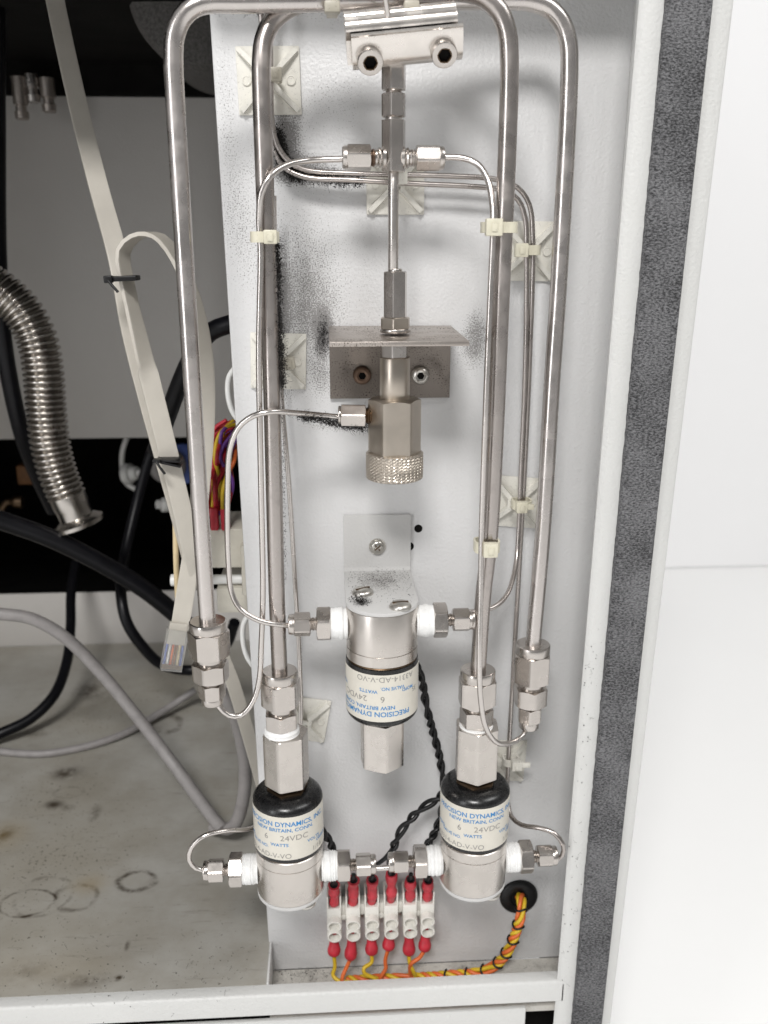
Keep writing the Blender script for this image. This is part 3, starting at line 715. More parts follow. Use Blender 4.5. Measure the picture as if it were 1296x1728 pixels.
for t in (6.8, Lc-6.6):
    p = pa+ax*t+fw*5.6-uu*3.2
    sc = obj('socket_screw', lathe(p, fw, [(-1, 4.0), (0, 4.2), (4.4, 4.25), (5.0, 4.0), (5.15, 3.6), (5.15, 2.35), (3.4, 2.2)], 36), M['nut'], cb, 35)
    obj('socket', lathe(p+fw*3.45, fw, [(0, 2.4), (.2, 2.4)], 6), M['matt'], sc, 0)
    obj('socket_rim', lathe(p+fw*5.16, fw, [(-2, 2.2), (0, 2.25), (.05, 2.5)], 6, False), M['brass'], sc, 0)

# ------------------------------------------------------------------ cable-tie mounts and ties
def mount(px, py, size, ang, label, o=0.0):
    c = P(px, py, o); e = empty('tie_mount', c, label, 'cable mount', 'adhesive cable tie mounts')
    Rm = Matrix.Translation(c) @ Matrix.Rotation(ang, 4, 'Y')
    h = size/2
    obj('base', xform(box((-h, -1.2, -h), (h, -.05, h), .4), Rm), M['mount'], e, 40)
    for k in range(4):
        a = math.pi/4+k*math.pi/2; q = Vector((math.cos(a), 0, math.sin(a))); t = Vector((-math.sin(a), 0, math.cos(a)))
        r0, r1 = h*.22, h*1.27
        pts = [q*r0+t*.9+Vector((0, -5.0, 0)), q*r0-t*.9+Vector((0, -5.0, 0)), q*r1-t*.9+Vector((0, -2.6, 0)), q*r1+t*.9+Vector((0, -2.6, 0)),
               q*r0+t*1.3+Vector((0, -1.1, 0)), q*r0-t*1.3+Vector((0, -1.1, 0)), q*r1-t*1.1+Vector((0, -1.1, 0)), q*r1+t*1.1+Vector((0, -1.1, 0))]
        obj('rib', xform((pts, [(0, 1, 2, 3), (4, 7, 6, 5), (0, 3, 7, 4), (1, 5, 6, 2), (0, 4, 5, 1), (3, 2, 6, 7)]), Rm), M['mount'], e, 0)
    obj('saddle', join(xform(box((-3.3, -4.7, -3.4), (-1.6, -1.4, 3.4), .3), Rm), xform(box((1.6, -4.7, -3.4), (3.3, -1.4, 3.4), .3), Rm), xform(box((-3.3, -4.6, -1.0), (3.3, -3.2, 1.0), .3), Rm)), M['mount'], e, 40)
    for sx in (-1, 1):
        obj('screw_dimple', xform(lathe((sx*h*.7, -1.5, 0), (0, -1, 0), [(-.1, 1.7), (.25, 1.7), (.32, 1.4), (.1, 1.2)], 20), Rm), M['mount'], e, 40)
    return e
mount(454, 137, 23.0, R(-1), 'sooty cream cable mount at the top left of the panel')
mount(667, 311, 22.0, 0, 'cream cable mount half hidden behind the cross stem')
mount(470, 609, 22.0, R(2), 'sooty cream cable mount left of the shelf plate')
mount(888, 424, 22.5, R(1), 'cream cable mount at upper right behind the thin tubes')
mount(866, 846, 22.0, R(5), 'cream cable mount at right, level with the middle bracket')
mount(514, 1212, 21.0, R(10), 'tilted cream cable mount behind the left lower coupling')
mount(848, 1282, 21.0, R(3), 'pale cable mount behind the right lower coupling')
def tie(px, py, o, rx, ry, wd, mat, label, hx=0.0, tilt=0.0, tail=0.0, hs=1.0):
    """loop of strap round tubes (half widths rx along x, ry in depth), head in front at hx"""
    c = P(px, py, o); e = empty('cable_tie', c, label, 'cable tie', 'nylon cable ties')
    Rm = Matrix.Translation(c) @ Matrix.Rotation(tilt, 4, 'Y'); V, Fc = [], []; n = 40
    for i in range(n):
        a = 2*math.pi*i/n; ca, sa = math.cos(a), math.sin(a)
        k = (abs(ca)**3.2+abs(sa)**3.2)**(-1/3.2)
        for (dr, z) in ((0, -wd/2), (.75, -wd/2), (.75, wd/2), (0, wd/2)):
            V.append(Vector(((rx+dr)*ca*k, (ry+dr)*sa*k, z)))
    for i in range(n):
        j = (i+1) % n
        for q in range(4): r = (q+1) % 4; Fc.append((i*4+q, i*4+r, j*4+r, j*4+q))
    obj('strap', xform((V, Fc), Rm), mat, e, 40)
    obj('head', xform(join(box((hx-2.3*hs, -ry-3.4, -2.3*hs), (hx+2.3*hs, -ry+.2, 2.3*hs), .5), box((hx-1.0, -ry-3.9, -1.4), (hx+1.0, -ry-3.3, 1.4), .2)), Rm), mat, e, 40)
    if tail: obj('tail', xform(box((hx+2.2, -ry-2.4, -1.2), (hx+2.2+tail, -ry-1.2, 1.2), .3), Rm), mat, e, 40)
    return e
tie(447, 400, 37, 4.2, 3.9, 3.6, M['tie'], 'yellowed cable tie round the left loop leg, below the cross', 2.2)
tie(842, 384, 38, 5.6, 4.0, 3.6, M['tie'], 'yellowed cable tie round the right loop leg, level with its mount', -2.8, 0, 0, 1.25)
tie(821, 920, 36, 4.2, 3.9, 4.2, M['tie'], 'cream cable tie round the right loop leg, level with the middle bracket', 0.5, 0, 0, 1.2)
tie(452, 130, 8, 4.2, 3.5, 3.4, M['dirtytie'], 'dirty cable tie across the top left mount', 3.0)
tie(478, 612, 8, 3.6, 3.2, 3.4, M['dirtytie'], 'dirty cable tie across the mount left of the shelf', 2.5, R(-8))
tie(892, 422, 8.5, 3.6, 3.4, 3.6, M['tie'], 'yellowed cable tie holding two thin tubes on the upper right mount', -3.9, 0, 0, 1.1)
tie(880, 850, 8.5, 3.4, 3.2, 3.6, M['tie'], 'cream cable tie holding two thin tubes on the lower right mount', -1.0, 0, 3)
tie(672, 302, 8, 2.0, 5.0, 3.2, M['mount'], 'cream cable tie across the mount behind the cross', .5)
tie(862, 1283, 8, 3.0, 2.4, 3.2, M['mount'], 'pale cable tie on the mount behind the right coupling', 1.8, 0, 4)
# top ties round the horizontal tubes
for px, lb in ((560, 'left'), (692, 'right')):
    c = P(px, -4, 34); e = empty('cable_tie', c, 'cable tie round the top horizontal tubes, %s of the clamp tube' % lb, 'cable tie', 'nylon cable ties')
    obj('strap', join(box(c+Vector((-1.8, -5.5, -5.2)), c+Vector((1.8, -4.6, 5)), .2), box(c+Vector((-1.8, -5.5, -5.2)), c+Vector((1.8, 4, -4.4)), .2)), M['dirtytie'], e, 40)
    obj('head', box(c+Vector((-2.5, -6.8, -5.6)), c+Vector((2.5, -2.6, -2.2)), .5), M['dirtytie'], e, 40)

# ------------------------------------------------------------------ terminal block, sleeves, wiring
xs_ = [563.5, 595.5, 627.5, 660, 692, 721.5]; ysl = [0, -1.5, -3, -5, -6.5, -8]
OB = 11.0
c = P(643, 1550, 0); tbk = empty('terminal_block', c, 'cream six-way screw terminal block at the bottom of the panel', 'terminal block')
pole = []
ord_ = ['leftmost', 'second', 'third', 'fourth', 'fifth', 'rightmost']
for k in range(6):
    yb = ysl[k]; pt = P(xs_[k], 1524+yb, OB); pb_ = P(xs_[k], 1588+yb, OB)
    X = pt.x; zt_, zb2 = pt.z, pb_.z
    hw = 3.4
    zm = zt_-9.0
    # U-shaped entry at the top, solid middle
    po = obj('pole', join(box((X-hw, -OB, zt_-13.5), (X+hw, -3, zt_-3.2), .7), box((X-hw, -OB+.3, zt_-3.6), (X-hw+.8, -2.5, zt_+3.4), .25), box((X+hw-.8, -OB+.3, zt_-3.6), (X+hw, -2.5, zt_+3.4), .25), box((X-hw+.2, -3.2, zt_-17), (X+hw-.2, -.1, zt_+2), .3)), M['block'], tbk, 40)
    for dz, oo in ((-10.2, 0.0), (-15.4, -.6)):
        q = Vector((X, -OB+4, zt_+dz))
        obj('screw_barrel', lathe(q, (0, -1, -.12), [(-3, 3.35), (0, 3.4), (6.6-oo, 3.4), (7.0-oo, 3.25), (7.0-oo, 2.7), (3.6, 2.5)], 28), M['block'], po, 35)
    pole.append((X, zt_))
    if k < 5:
        p2 = P(xs_[k+1], 1524+ysl[k+1], OB)
        obj('bridge', box((X+hw-.3, -8, zt_-9.8), (p2.x-hw+.3, -1.5, zt_-3.8), .5), M['block'], tbk, 40)
        if k % 2 == 0: obj('bridge_boss', lathe(((X+p2.x)/2, -6, zt_-10.4), (0, -1, 0), [(-3, 1.5), (2.6, 1.5), (2.8, 1.2)], 18), M['block'], tbk, 40)
        else: obj('fixing_screw', lathe(((X+p2.x)/2, -2, zt_-12), (0, -1, 0), [(0, 1.7), (3.0, 1.6), (3.4, 1.0)], 16), M['screw'], tbk, 40)
GS = 'red crimp sleeves'
topy = [1496, 1488, 1487, 1476, 1487, 1489]
for k in range(6):
    X, zt_ = pole[k]
    b0 = Vector((X, -OB+3.3, zt_-3.0)); t0_ = P(xs_[k]+(1 if k else 0), topy[k]-3, OB+1)
    path = catmull([b0, b0+(t0_-b0)*.35+Vector((.2, -.7, 0)), b0+(t0_-b0)*.7, t0_], 1.0)
    def rf(i, m): u = i/(m-1); return 2.15+.55*u+.28*math.sin(u*13+k)-(.45 if u < .05 else 0)+(-.35 if .45 < u < .6 else 0)
    e = empty('wire_sleeve', b0, '%s red crimp sleeve on top of the terminal block%s' % (ord_[k], '' if k in (0, 5) else ' counting from the left'), 'sleeve', GS)
    obj('sleeve', tube(path, 2, 18, rf), M['red'], e, 50)
    d = (path[-1]-path[-2]).normalized()
    obj('wire_end', lathe(path[-1], d, [(-.3, 1.9), (.15, 1.95), (.2, 1.2), (4, 1.0)], 16), M['rubber'], e, 40)
boty = [(563.5, 1614), (591, 1621), (627, 1612), (655, 1604), (690, 1613), (716, 1606)]
wend = []
for k in range(6):
    X, zt_ = pole[k]; a = Vector((X, -OB+3.0, zt_-15)); e_ = P(boty[k][0], boty[k][1], OB-1)
    path = catmull([a, a+(e_-a)*.5, e_], .8)
    def rf2(i, m): u = i/(m-1); return 2.2+.95*math.exp(-((u-.80)/.16)**2)-(1.5*max(0, u-.9)/.1)
    e = empty('wire_sleeve', e_, '%s red crimp sleeve under the terminal block%s' % (ord_[k], '' if k in (0, 5) else ' counting from the left'), 'sleeve', GS)
    obj('sleeve', tube(path, 2, 18, rf2), M['red'], e, 60); wend.append(e_)
lead = [('yellow', [(565, 1632, 10), (562, 1646, 11), (572, 1655, 13), (590, 1657, 12)]), ('orange', [(585, 1632, 11), (578, 1648, 13), (577, 1664, 15)]), ('yellow', [(627, 1624, 11), (614, 1634, 13), (615, 1642, 14), (630, 1650, 14), (642, 1660, 14)]),
        ('orange', [(650, 1622, 10), (651, 1634, 11), (643, 1648, 12), (640, 1656, 12)]), ('yellow', [(691, 1624, 11), (696, 1636, 12), (702, 1650, 10)]), ('orange', [(708, 1616, 11), (694, 1626, 12), (692, 1640, 11), (697, 1654, 9)])]
for k, (cl, pts) in enumerate(lead):
    path = catmull([wend[k]+Vector((0, 0, .8))]+[P(*q) for q in pts], 1.0)
    tag(obj('lead_wire', tube(path, .95, 12), M[cl], None, 50), '%s wire dropping from the %s lower red sleeve' % (cl, ord_[k]), 'wire', 'wires below the terminal block')
def twist(name, path, strands, rad, sr, pitch, label, cat, group=None, phase=0.0, step=.8):
    pts = pix(path, step); fr = frames(pts); e = empty(name, pts[0], label, cat, group); acc = 0.0; ns = len(strands)
    lines = [[] for _ in strands]; prev = pts[0]
    for (p, x, y, t) in fr:
        acc += (p-prev).length; prev = p
        for i in range(ns):
            a = 2*math.pi*(acc/pitch+i/ns)+phase+.9*math.sin(acc/7.3+phase)+.5*math.sin(acc/3.1); lines[i].append(p+x*(rad*math.cos(a))+y*(rad*math.sin(a)))
    for i, mt in enumerate(strands): obj('strand', tube(lines[i], sr, 10), M[mt], e, 60)
    return e, pts
e, hp = twist('wire_harness', [(585, 1655, 9), (640, 1652, 9), (700, 1650, 9), (760, 1646, 9), (810, 1640, 9), (838, 1627, 10), (858, 1603, 11), (871, 1572, 11), (879, 1542, 10), (880, 1520, 6), (877, 1512, 1)], ['yellow', 'orange', 'yellow', 'orange'], 1.5, 1.0, 18, 'laced yellow and orange wire bundle curving up into the black grommet', 'wiring')
fr = frames(hp); n_ = len(fr)
for u in (.42, .50, .58, .655, .72, .79, .86, .925):
    p, x, y, t = fr[int(u*(n_-1))]
    V, Fc = [], []
    ring_ = [p+x*(2.75*math.cos(a))+y*(2.75*math.sin(a))+t*(.7*math.sin(2*a)) for a in [2*math.pi*i/20 for i in range(21)]]
    obj('lacing', tube(ring_, .48, 8), M['rubber'], e, 60)
obj('lacing_run', tube([fr[i][0]+fr[i][1]*2.3*math.cos(.8)-Vector((0, 2.2, 0)) for i in range(int(.42*n_), int(.93*n_), 2)], .35, 6), M['rubber'], e, 60)
g = P(875, 1512, 0)
gr = empty('grommet', g, 'black round rubber grommet in the panel at lower right', 'grommet')
obj('flange', lathe(g, (0, -1, 0), [(0.02, 9.3), (.8, 9.3), (1.6, 8.7), (2.0, 7.6), (1.9, 4.5), (1.2, 4.2)], 48), M['rubber'], gr, 50)
obj('bore', lathe(g+Vector((0, 0, -.5)), (0, -1, 0), [(1.0, 4.0), (1.35, 4.0)], 30), M['matt'], gr, 0)
GT = 'black twisted leads of the valves'
twist('twisted_lead', [(700, 1118, 20), (712, 1150, 14), (719, 1190, 10), (729, 1230, 8), (740, 1270, 7), (746, 1305, 7), (750, 1340, 7), (744, 1375, 9), (735, 1402, 12), (722, 1425, 14), (716, 1450, 14), (718, 1480, 13)], ['rubber', 'rubber'], 1.0, .98, 13, 'black twisted lead running down from the middle valve', 'wire', GT)
twist('twisted_lead', [(750, 1338, 14), (735, 1350, 14), (712, 1364, 13), (690, 1385, 13), (672, 1410, 13), (662, 1435, 13)], ['rubber', 'rubber'], 1.15, .98, 15, 'black twisted lead reaching left from the right lower valve', 'wire', GT, .5)
twist('twisted_lead', [(528, 1390, 20), (545, 1404, 16), (556, 1420, 13), (566, 1445, 12), (576, 1470, 12)], ['rubber', 'rubber'], 1.0, .98, 12, 'short black twisted lead behind the right fitting of the left lower valve', 'wire', GT)
tubing('lead_wire', [(662, 1433, 13), (650, 1448, 13), (634, 1462, 13), (628, 1482, 12.5), (627, 1490, 12)], 1.05, M['rubber'], 'black wire bending down into the third red sleeve', None, 'wire', 10, 1)
tubing('lead_wire', [(662, 1433, 13), (656, 1452, 13), (658, 1470, 13), (660, 1482, 12.5)], 1.05, M['rubber'], 'black wire dropping into the fourth red sleeve', None, 'wire', 10, 1)

# ------------------------------------------------------------------ left compartment
# corrugated hose
OH = -170
hp = pix([(-18, 478, OH), (8, 496, OH), (38, 526, OH), (62, 570, OH), (73, 625, OH), (78, 690, OH), (85, 750, OH), (98, 800, OH), (112, 835, OH)], .3)
hs = empty('flexible_hose', hp[-1], 'corrugated stainless steel hose with flanged end at left', 'hose')
fr = frames(hp); acc = 0; arc = [0]
for i in range(1, len(hp)): acc += (hp[i]-hp[i-1]).length; arc.append(acc)
obj('bellows', tube(hp, 10, 44, lambda k, m: 11.6-2.6*abs(math.sin(math.pi*arc[k]/3.5))**4), M['hose'], hs, 70)
d = (hp[-1]-hp[-4]).normalized(); d = Vector((d.x*1.15, d.y, d.z)).normalized()
obj('end_cuff', lathe(hp[-1], d, [(-1, 9.6), (0, 10.6), (6, 10.8), (9, 10.2), (15, 10.2)], 36), M['hose'], hs, 40)
obj('flange', lathe(hp[-1]+d*15, d, [(-.5, 10.3), (2.2, 14.6), (2.8, 15.2), (5.0, 15.2), (5.4, 14.8), (5.4, 9.5), (2, 9.2)], 44), M['hose'], hs, 35)
def cable(path, r, mat, label, cat='cable', n=14, group=None):
    return tag(obj('cable', tube(pix(path, 4), r, n), mat, None, 60), label, cat, group)
cable([(-8, -20, -190), (-6, 200, -190), (-4, 420, -185), (4, 560, -185), (18, 650, -190), (38, 735, -200), (62, 800, -220), (90, 860, -240)], 5.0, M['cable'], 'thick black cable hanging down the far left edge behind the hose')
cable([(-30, 868, -150), (20, 884, -155), (90, 910, -160), (170, 950, -165), (240, 992, -170), (300, 1040, -175), (350, 1090, -180)], 5.6, M['cable'], 'thick black cable slanting across below the flanged hose')
cable([(268, 730, -260), (250, 780, -260), (228, 860, -250), (210, 940, -230), (204, 1000, -200), (214, 1050, -190), (240, 1090, -190), (275, 1122, -195), (330, 1130, -200), (380, 1090, -190), (396, 1050, -180)], 3.6, M['cable'], 'black cable looping down behind the clear plug')
cable([(128, 950, -330), (120, 1000, -300), (119, 1060, -270), (112, 1120, -240), (90, 1175, -215), (50, 1214, -200), (0, 1238, -190), (-40, 1255, -185)], 3.7, M['cable'], 'black cable curving down onto the tray at the left edge')
cable([(420, 538, -60), (385, 548, -62), (355, 560, -66), (325, 600, -75), (302, 650, -85), (284, 700, -95), (262, 760, -120)], 4.3, M['cable'], 'black cable bending behind the cream flat cables')
cable([(-40, 1030, -110), (0, 1036, -112), (50, 1043, -115), (105, 1072, -118), (165, 1130, -120), (230, 1208, -115), (290, 1286, -105), (340, 1355, -85), (375, 1400, -70)], 3.5, M['greycable'], 'thick grey cable arching over the tray down to the panel foot')
fl = [PZ(x_, y_, ZF+2.6+h_) for x_, y_, h_ in ((-40, 1264, 0), (0, 1268, 0), (70, 1272, 0), (140, 1261, 0), (205, 1240, 1), (262, 1208, 4), (300, 1184, 8), (330, 1164, 14))]
tag(obj('cable', tube(catmull(fl, 4), 2.5, 14), M['greycable'], None, 60), 'thinner grey cable lying across the tray under the arched one', 'cable')
cable([(372, 1160, -40), (390, 1190, -45), (406, 1240, -55), (414, 1300, -62), (408, 1360, -66), (392, 1396, -70), (360, 1396, -80)], 3.6, M['greycable'], 'grey cable hanging along the panel edge below the plug')
cable([(296, 880, -25), (297, 940, -25), (299, 990, -28), (302, 1040, -30)], 1.3, M['tan'], 'thin tan wire beside the cream flat cables', 'wire')
# flat cables
def flat(path, wv, width, label, thick=1.7):
    pts = pix(path, 4); m = len(pts)
    wvs = [wv(i/(m-1)) for i in range(m)]
    return tag(obj('flat_cable', ribbon(pts, wvs, width, thick), M['ribbon'], None, 30), label, 'flat cable', 'cream flat cables')
vx = Vector((1, 0, 0)); vy = Vector((0, 1, 0))
flat([(88, -30, -110), (93, 0, -108), (130, 170, -85), (165, 310, -60), (200, 440, -38), (222, 560, -30), (252, 680, -26), (282, 790, -24), (312, 900, -24), (335, 990, -26)], lambda u: Vector((1, .35, 0)), 8.2, 'long cream flat cable slanting down from the top left')
flat([(340, 990, -20), (322, 925, -17), (300, 830, -17), (268, 700, -18), (238, 580, -19), (216, 485, -20), (208, 425, -22), (226, 402, -22), (248, 395, -22), (272, 402, -22), (298, 435, -23), (325, 500, -24), (342, 580, -25), (347, 680, -26), (342, 780, -25), (332, 880, -22), (318, 970, -18), (303, 1062, -14)], lambda u: (vx*1.0+vy*.3) if u < .28 else (vy+vx*(.45+max(0, .35-u)*6) if u < .55 else vx*(.45+min(1, (u-.55)*4))+vy*max(.15, 1-(u-.55)*4)), lambda u: 8.0, 'cream flat cable arching over and down to the clear plug', 2.0)
flat([(372, 1100, -30), (392, 1150, -32), (412, 1215, -36), (436, 1300, -40), (452, 1360, -44)], lambda u: Vector((1, .3, 0)), 6.5, 'cream flat cable running down behind the panel foot')
def blacktie(px, py, o, wd, tilt, label, h=2.0):
    c = P(px, py, o); e = empty('cable_tie', c, label, 'cable tie', 'black cable ties on the flat cables')
    Rm = Matrix.Translation(c) @ Matrix.Rotation(tilt, 4, 'Y')
    obj('strap', xform(box((-wd/2, -2.8, -h/2), (wd/2, 5.5, h/2), .4), Rm), M['rubber'], e, 40)
    obj('head', xform(box((-wd/2-1.2, -4.0, -h*.7), (-wd/2+2.2, -.5, h*.7), .4), Rm), M['rubber'], e, 40)
    obj('tail', tube([Rm @ Vector(q) for q in ((-wd/2+.5, -3.6, -.4), (-wd/2+2, -4.6, -2.2), (-wd/2+4.2, -5, -5.0))], .55, 8), M['rubber'], e, 60)
    return e
blacktie(208, 470, -15, 11.5, R(-2), 'black cable tie where the arching flat cable meets the long one')
e = blacktie(285, 776, -13, 10, R(4), 'black wire tie round the flat cables at mid height', 1.0)
obj('strap', xform(box((-4.4, -3.0, -.45), (5.2, 4, .45), .2), Matrix.Translation(P(286, 781, -13)) @ Matrix.Rotation(R(14), 4, 'Y')), M['rubber'], e, 40)
# clear modular plug
pp = P(300, 1062, -13); qq = P(288, 1130, -9); dd = (qq-pp).normalized()
pl = empty('modular_plug', pp, 'clear plastic modular plug with coloured wires hanging by the left union', 'plug')
x, y, _ = frame(dd); sd = Vector((1, .25, 0)); sd = (sd-dd*sd.dot(dd)).normalized(); fn = dd.cross(sd)
def obox(c, hx, hy, hz0, hz1): 
    V = [c+sd*sx*hx+fn*sy*hy+dd*z for z in (hz0, hz1) for sx, sy in ((-1, -1), (1, -1), (1, 1), (-1, 1))]
    return V, [(0, 1, 2, 3), (4, 7, 6, 5), (0, 4, 5, 1), (1, 5, 6, 2), (2, 6, 7, 3), (3, 7, 4, 0)]
Lp = (qq-pp).length
obj('shell', obox(pp, 4.6, 3.2, 0, Lp), M['clear'], pl, 0)
for i, mt in enumerate(('blue', 'white', 'orange', 'brown', 'tan', 'blue')):
    a = pp+sd*(-3.4+i*1.35)+dd*(Lp*.25); b2 = pp+sd*(-3.6+i*1.45)+dd*(Lp*.9)
    obj('conductor', tube([a, (a+b2)/2, b2], .55, 8), M[mt], pl, 60)
obj('contacts', obox(pp, 4.4, 1.2, Lp*.86, Lp*.97), M['brass'], pl, 0)
obj('cable_sheath', obox(pp, 3.9, 1.3, -3, Lp*.36), M['ribbon'], pl, 0)
# cream connector block with wire bundle
cb0 = P(385, 960, -45)
cn = empty('connector_block', cb0, 'cream connector housing behind the panel edge with a clear pin', 'connector')
a = P(352, 893, -45); b2 = P(425, 958, -45)
obj('upper_housing', box((a.x, 45, b2.z), (b2.x, 75, a.z), 1), M['cream'], cn, 40)
a = P(365, 993, -48); b2 = P(425, 1034, -48)
obj('lower_housing', box((a.x, 48, b2.z), (b2.x, 78, a.z), 1), M['cream'], cn, 40)
a = P(404, 925, -35); b2 = P(425, 1010, -35)
obj('latch', box((a.x, 38, b2.z), (b2.x, 44.9, a.z), .8), M['cream'], cn, 40)
a = P(288, 979, -52); b2 = P(412, 977, -52)
obj('pin', lathe(a, (b2-a), [(0, 2.2), (.3, 2.9), (3.5, 3.0), (3.8, 2.4), ((b2-a).length, 2.4)], 24), M['white'], cn, 40)
for i, px in enumerate((361, 379)):
    a = P(px-8, 858, -43); b2 = P(px+8, 896, -43)
    tag(obj('red_terminal', box((a.x, 43, b2.z), (b2.x, 49, a.z), .8), M['red'], None, 40), 'red push-on terminal on the cream connector, %s of two' % ('left' if i == 0 else 'right'), 'terminal', 'red terminals')
wn = empty('wire_bundle', P(380, 800, -50), 'tangle of red, purple and yellow wires behind the panel edge', 'wiring')
for i in range(26):
    mt = random.choice(['red', 'red', 'red', 'orange', 'purple', 'yellow', 'red'])
    x0 = random.uniform(352, 384); ph = random.uniform(-9, 9)
    pts = [(x0, 868, -46-random.uniform(0, 5)), (x0+random.uniform(-9, 14), 820+ph, -46-random.uniform(-9, 16)), (x0+random.uniform(-8, 24), 775+ph, -50-random.uniform(-6, 18)), (x0+random.uniform(2, 30), 735+ph*1.5, -56-random.uniform(0, 20)), (x0+random.uniform(30, 60), 722+ph*2, -66)]
    obj('strand', tube(pix(pts, 2), .95, 8), M[mt], wn, 60)
for py0, lb in ((665, 'upper'), (1080, 'lower')):
    px = 386 if py0 < 900 else 411
    tag(obj('edge_clip', tube(pix([(px+14, py0-48, -8), (px+1, py0-30, -8), (px-1, py0, -8), (px+6, py0+28, -8), (px+18, py0+46, -8)], 1.5), 1.2, 10), M['white'], None, 60), '%s white plastic loop peeking past the left panel edge' % lb, 'clip')
# round cloth-covered thing and studs at the top
c = P(352, 10, -210)
tag(obj('insulated_cylinder', lathe(c+Vector((0, 60, 0)), (0, -1, 0), [(0, 38), (90, 39), (98, 36), (100, 20)], 48), M['greycloth'], None, 40), 'dark grey cloth-covered cylinder behind the top of the outer loop', 'cylinder')
for i, (px, py0, py1) in enumerate(((38, 146, 202), (57, 142, 174), (84, 148, 190))):
    c = P(px, py1, -320); z1 = P(px, py0, -320).z
    tag(obj('metal_stud', lathe(c, (0, 0, 1), [(0, 3.6), (.6, 4.6), (5, 4.8), (5.5, 3.6), (9, 3.6), (9.5, 5), (z1-c.z+6, 5)], 20), M['shelf'] if i != 1 else M['darknut'], None, 40), 'dull metal stud below the black housing, %s of three' % ('left', 'middle', 'right')[i], 'stud', 'metal studs at the back')
# things in the dark cavity
c = P(222, 790, -375)
wp = empty('white_connector', c, 'white plastic connector in the dark opening behind the flat cables', 'connector')
obj('body', lathe(P(212, 800, -375), Vector((.9, -.3, .15)), [(0, 9), (5, 8.5), (6, 6), (11, 5.6), (12, 3), (17, 2.6)], 24), M['white'], wp, 40)
obj('ring', tube(pix([(214, 738, -375), (207, 760, -375), (206, 785, -375), (213, 815, -375), (230, 826, -375)], 2), 2.2, 10), M['white'], wp, 60)
c = P(288, 785, -385)
bc = empty('round_cap', c, 'grey and blue round plastic cap behind the flat cables', 'cap')
obj('cap', lathe(c+Vector((-4, 0, 0)), (.4, -.9, .1), [(0, 15), (8, 15), (10, 13), (11, 8)], 32), M['greycable'], bc, 40)
obj('rim', lathe(c+Vector((8, 6, 0)), (.4, -.9, .1), [(0, 17), (5, 17), (6, 15)], 32), M['blue'], bc, 40)
a = P(26, 786, -400); b2 = P(64, 818, -400)
tag(obj('brown_relay', box((a.x, 400, b2.z), (b2.x, 420, a.z), 1.5), M['brown'], None, 40), 'small brown box in the dark opening behind the hose', 'relay')
tag(obj('elbow_fitting', tube(pix([(2, 862, -380), (12, 848, -380), (38, 848, -380)], 2), 3.0, 12, lambda k, m: 3.0 if k < m-4 else 5.5), M['brass'], None, 50), 'small brass elbow in the dark opening at far left', 'fitting')
c = P(282, 852, -370)
tag(obj('small_white_plug', lathe(c, (-.8, -.5, .2), [(0, 6), (4, 6), (5, 4), (9, 3.6)], 20), M['white'], None, 40), 'small white plug in the dark opening below the round cap', 'plug')

# ------------------------------------------------------------------ soot fluff clinging to the tubes
def fluff(name, path, spread, count, size, label):
    pts = pix(path, .6); V, Fc = [], []; rnd = random.Random(hash(name+label) % 999 if False else len(label)*7+count)
    for _ in range(count):
        p = rnd.choice(pts)+Vector((rnd.gauss(0, spread[0]), rnd.gauss(0, spread[1]), rnd.gauss(0, spread[2])))
        q = Vector((rnd.gauss(0, 1), rnd.gauss(0, 1), rnd.gauss(0, 1))).normalized(); n0 = len(V)
        if rnd.random() < .4:                       # fibre
            l = size*rnd.uniform(2, 6); b_ = Vector((rnd.gauss(0, 1), rnd.gauss(0, 1), rnd.gauss(0, 1)))*l*.3; t = size*.11
            s_ = q.orthogonal().normalized()*t; s2 = q.cross(s_).normalized()*t
            for k, pp_ in enumerate((p, p+q*l*.5+b_, p+q*l)):
                V.extend([pp_+s_, pp_-s_*.5+s2, pp_-s_*.5-s2])
            for k in (0, 3):
                for i in range(3): j = (i+1) % 3; Fc.append((n0+k+i, n0+k+j, n0+k+3+j, n0+k+3+i))
        else:                                       # crumb
            r = size*rnd.uniform(.3, 1.0); u_ = q.orthogonal().normalized(); v_ = q.cross(u_)
            V.extend([p+q*r, p+u_*r*.8, p-u_*r*.5+v_*r*.7, p-u_*r*.4-v_*r*.8, p-q*r*.7])
            for a_, b_ in ((1, 2), (2, 3), (3, 1)): Fc.extend([(n0, n0+a_, n0+b_), (n0+4, n0+b_, n0+a_)])
    o = obj(name, (V, Fc), M['soot'], None, 0)
    return tag(o, label, 'soot', None, 'stuff')
fluff('soot_fluff', [(470, 240, 6), (480, 275, 6), (500, 292, 6), (540, 300, 6), (610, 306, 6)], (1.0, 1.0, 1.0), 2200, .5, 'black soot fluff hanging under the thin tubes left of the cross')
fluff('soot_fluff', [(468, 225, 5), (474, 255, 5), (488, 285, 5), (505, 294, 5)], (1.1, 1.2, 1.6), 2400, .5, 'black soot clump in the bend beside the left loop leg')
fluff('soot_fluff', [(465, 405, 34), (468, 440, 34), (470, 520, 34), (474, 600, 34), (476, 650, 34)], (.7, 1.5, 1.0), 3200, .42, 'black soot fluff along the right side of the left loop leg')
fluff('soot_fluff', [(505, 702, 36), (545, 708, 31), (575, 716, 30), (612, 722, 30)], (.8, 1.0, .7), 1500, .42, 'black soot fluff under the nut of the knurled valve')
fluff('soot_fluff', [(604, 705, 30), (620, 720, 28), (621, 690, 27)], (.5, 1.0, 1.2), 300, .36, 'black soot packed beside the port of the knurled valve')
fluff('soot_fluff', [(545, 545, .4), (546, 575, .4), (540, 590, .4)], (1.3, .2, 2.5), 500, .3, 'black soot patch on the panel left of the shelf plate')
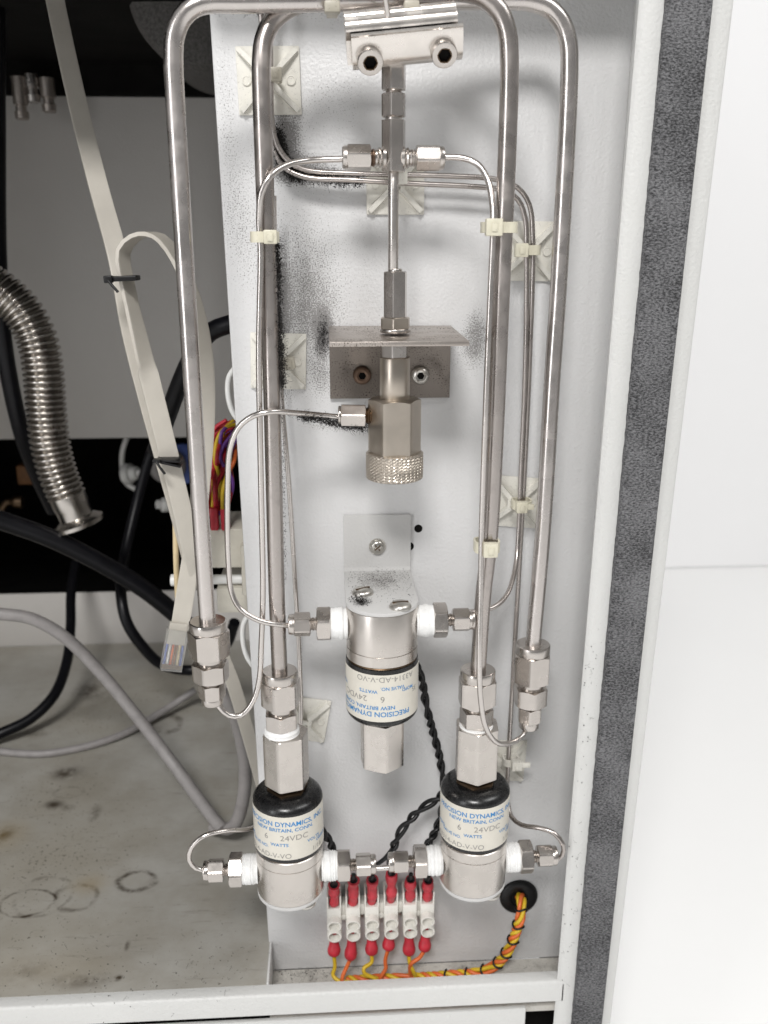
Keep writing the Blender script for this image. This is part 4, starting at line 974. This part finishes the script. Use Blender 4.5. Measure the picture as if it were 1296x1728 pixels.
fluff('soot_fluff', [(476, 640, 34), (478, 800, 34), (482, 980, 34)], (.4, 1.2, 1.0), 420, .3, 'sparse soot fibres on the lower left loop leg')
fluff('soot_fluff', [(330, 22, 40), (380, 17, 40), (480, 17, 36), (560, 16, 33)], (.8, 1.2, .5), 500, .32, 'soot fluff under the top horizontal tube')
fluff('soot_fluff', [(602, 1008, 37), (610, 1014, 38), (615, 1030, 40)], (1.4, 1.2, .25), 420, .4, 'black soot crumbs on the leaf of the middle bracket')
fluff('soot_fluff', [(470, 1645, 5), (600, 1640, 3), (760, 1634, 3), (930, 1625, 3)], (3, 2.5, .15), 500, .4, 'dark dirt crumbs along the ledge at the panel foot')
fluff('soot_fluff', [(980, 1180, 33.3), (1000, 1100, 33.3), (985, 1300, 33.3), (975, 1390, 33.3), (968, 1460, 33.3), (958, 1640, 33.3)], (2.0, .1, 9), 70, .42, 'scattered dark specks on the right frame post')

for pth, lb in (([(306, 150, 42), (331, 560, 42), (356, 960, 42)], 'leftmost big tube'), ([(845, 480, 36), (835, 640, 36), (815, 960, 36)], 'right inner big tube'), ([(949, 200, 23), (930, 640, 23), (908, 960, 24)], 'rightmost big tube')):
    fluff('lint', pth, (.35, .9, 1.0), 90, .22, 'tiny dark lint fibres on the ' + lb)
fluff('grit', [(x_, y_, -PZ(x_, y_, ZF+.25).y) for x_, y_ in ((10, 1660), (150, 1652), (300, 1640), (430, 1630))], (9, 12, .02), 160, .45, 'dark grit scattered at the front of the tray')

def crumbs(name, xr_, yr_, z, count, size, label, bias=1.0):
    """flat crumbs of dirt lying on a level surface"""
    rnd = random.Random(count); V, Fc = [], []
    for _ in range(count):
        p = Vector((rnd.uniform(*xr_), yr_[0]+(yr_[1]-yr_[0])*rnd.random()**bias, z(0) if callable(z) else z)); n0 = len(V); r = size*rnd.uniform(.3, 1)
        for i in range(5):
            a = 1.2566*i+rnd.random(); V.append(p+Vector((r*math.cos(a)*rnd.uniform(.5, 1), r*math.sin(a)*rnd.uniform(.5, 1), 0)))
        V.append(p+Vector((0, 0, r*.6)))
        for i in range(5): Fc.append((n0+i, n0+(i+1) % 5, n0+5))
    return tag(obj(name, (V, Fc), M['soot'], None, 0), label, 'soot', None, 'stuff')
crumbs('grit', (cC.x-13, cC.x+13), (-3, -38), cC.z+1.62, 260, .34, 'dark crumbs sprinkled over the leaf of the middle bracket', 1.6)
crumbs('grit', (xa+1, xb-1), (-3, -14), zk-.32, 240, .36, 'dark crumbs along the back of the shelf plate', 1.5)
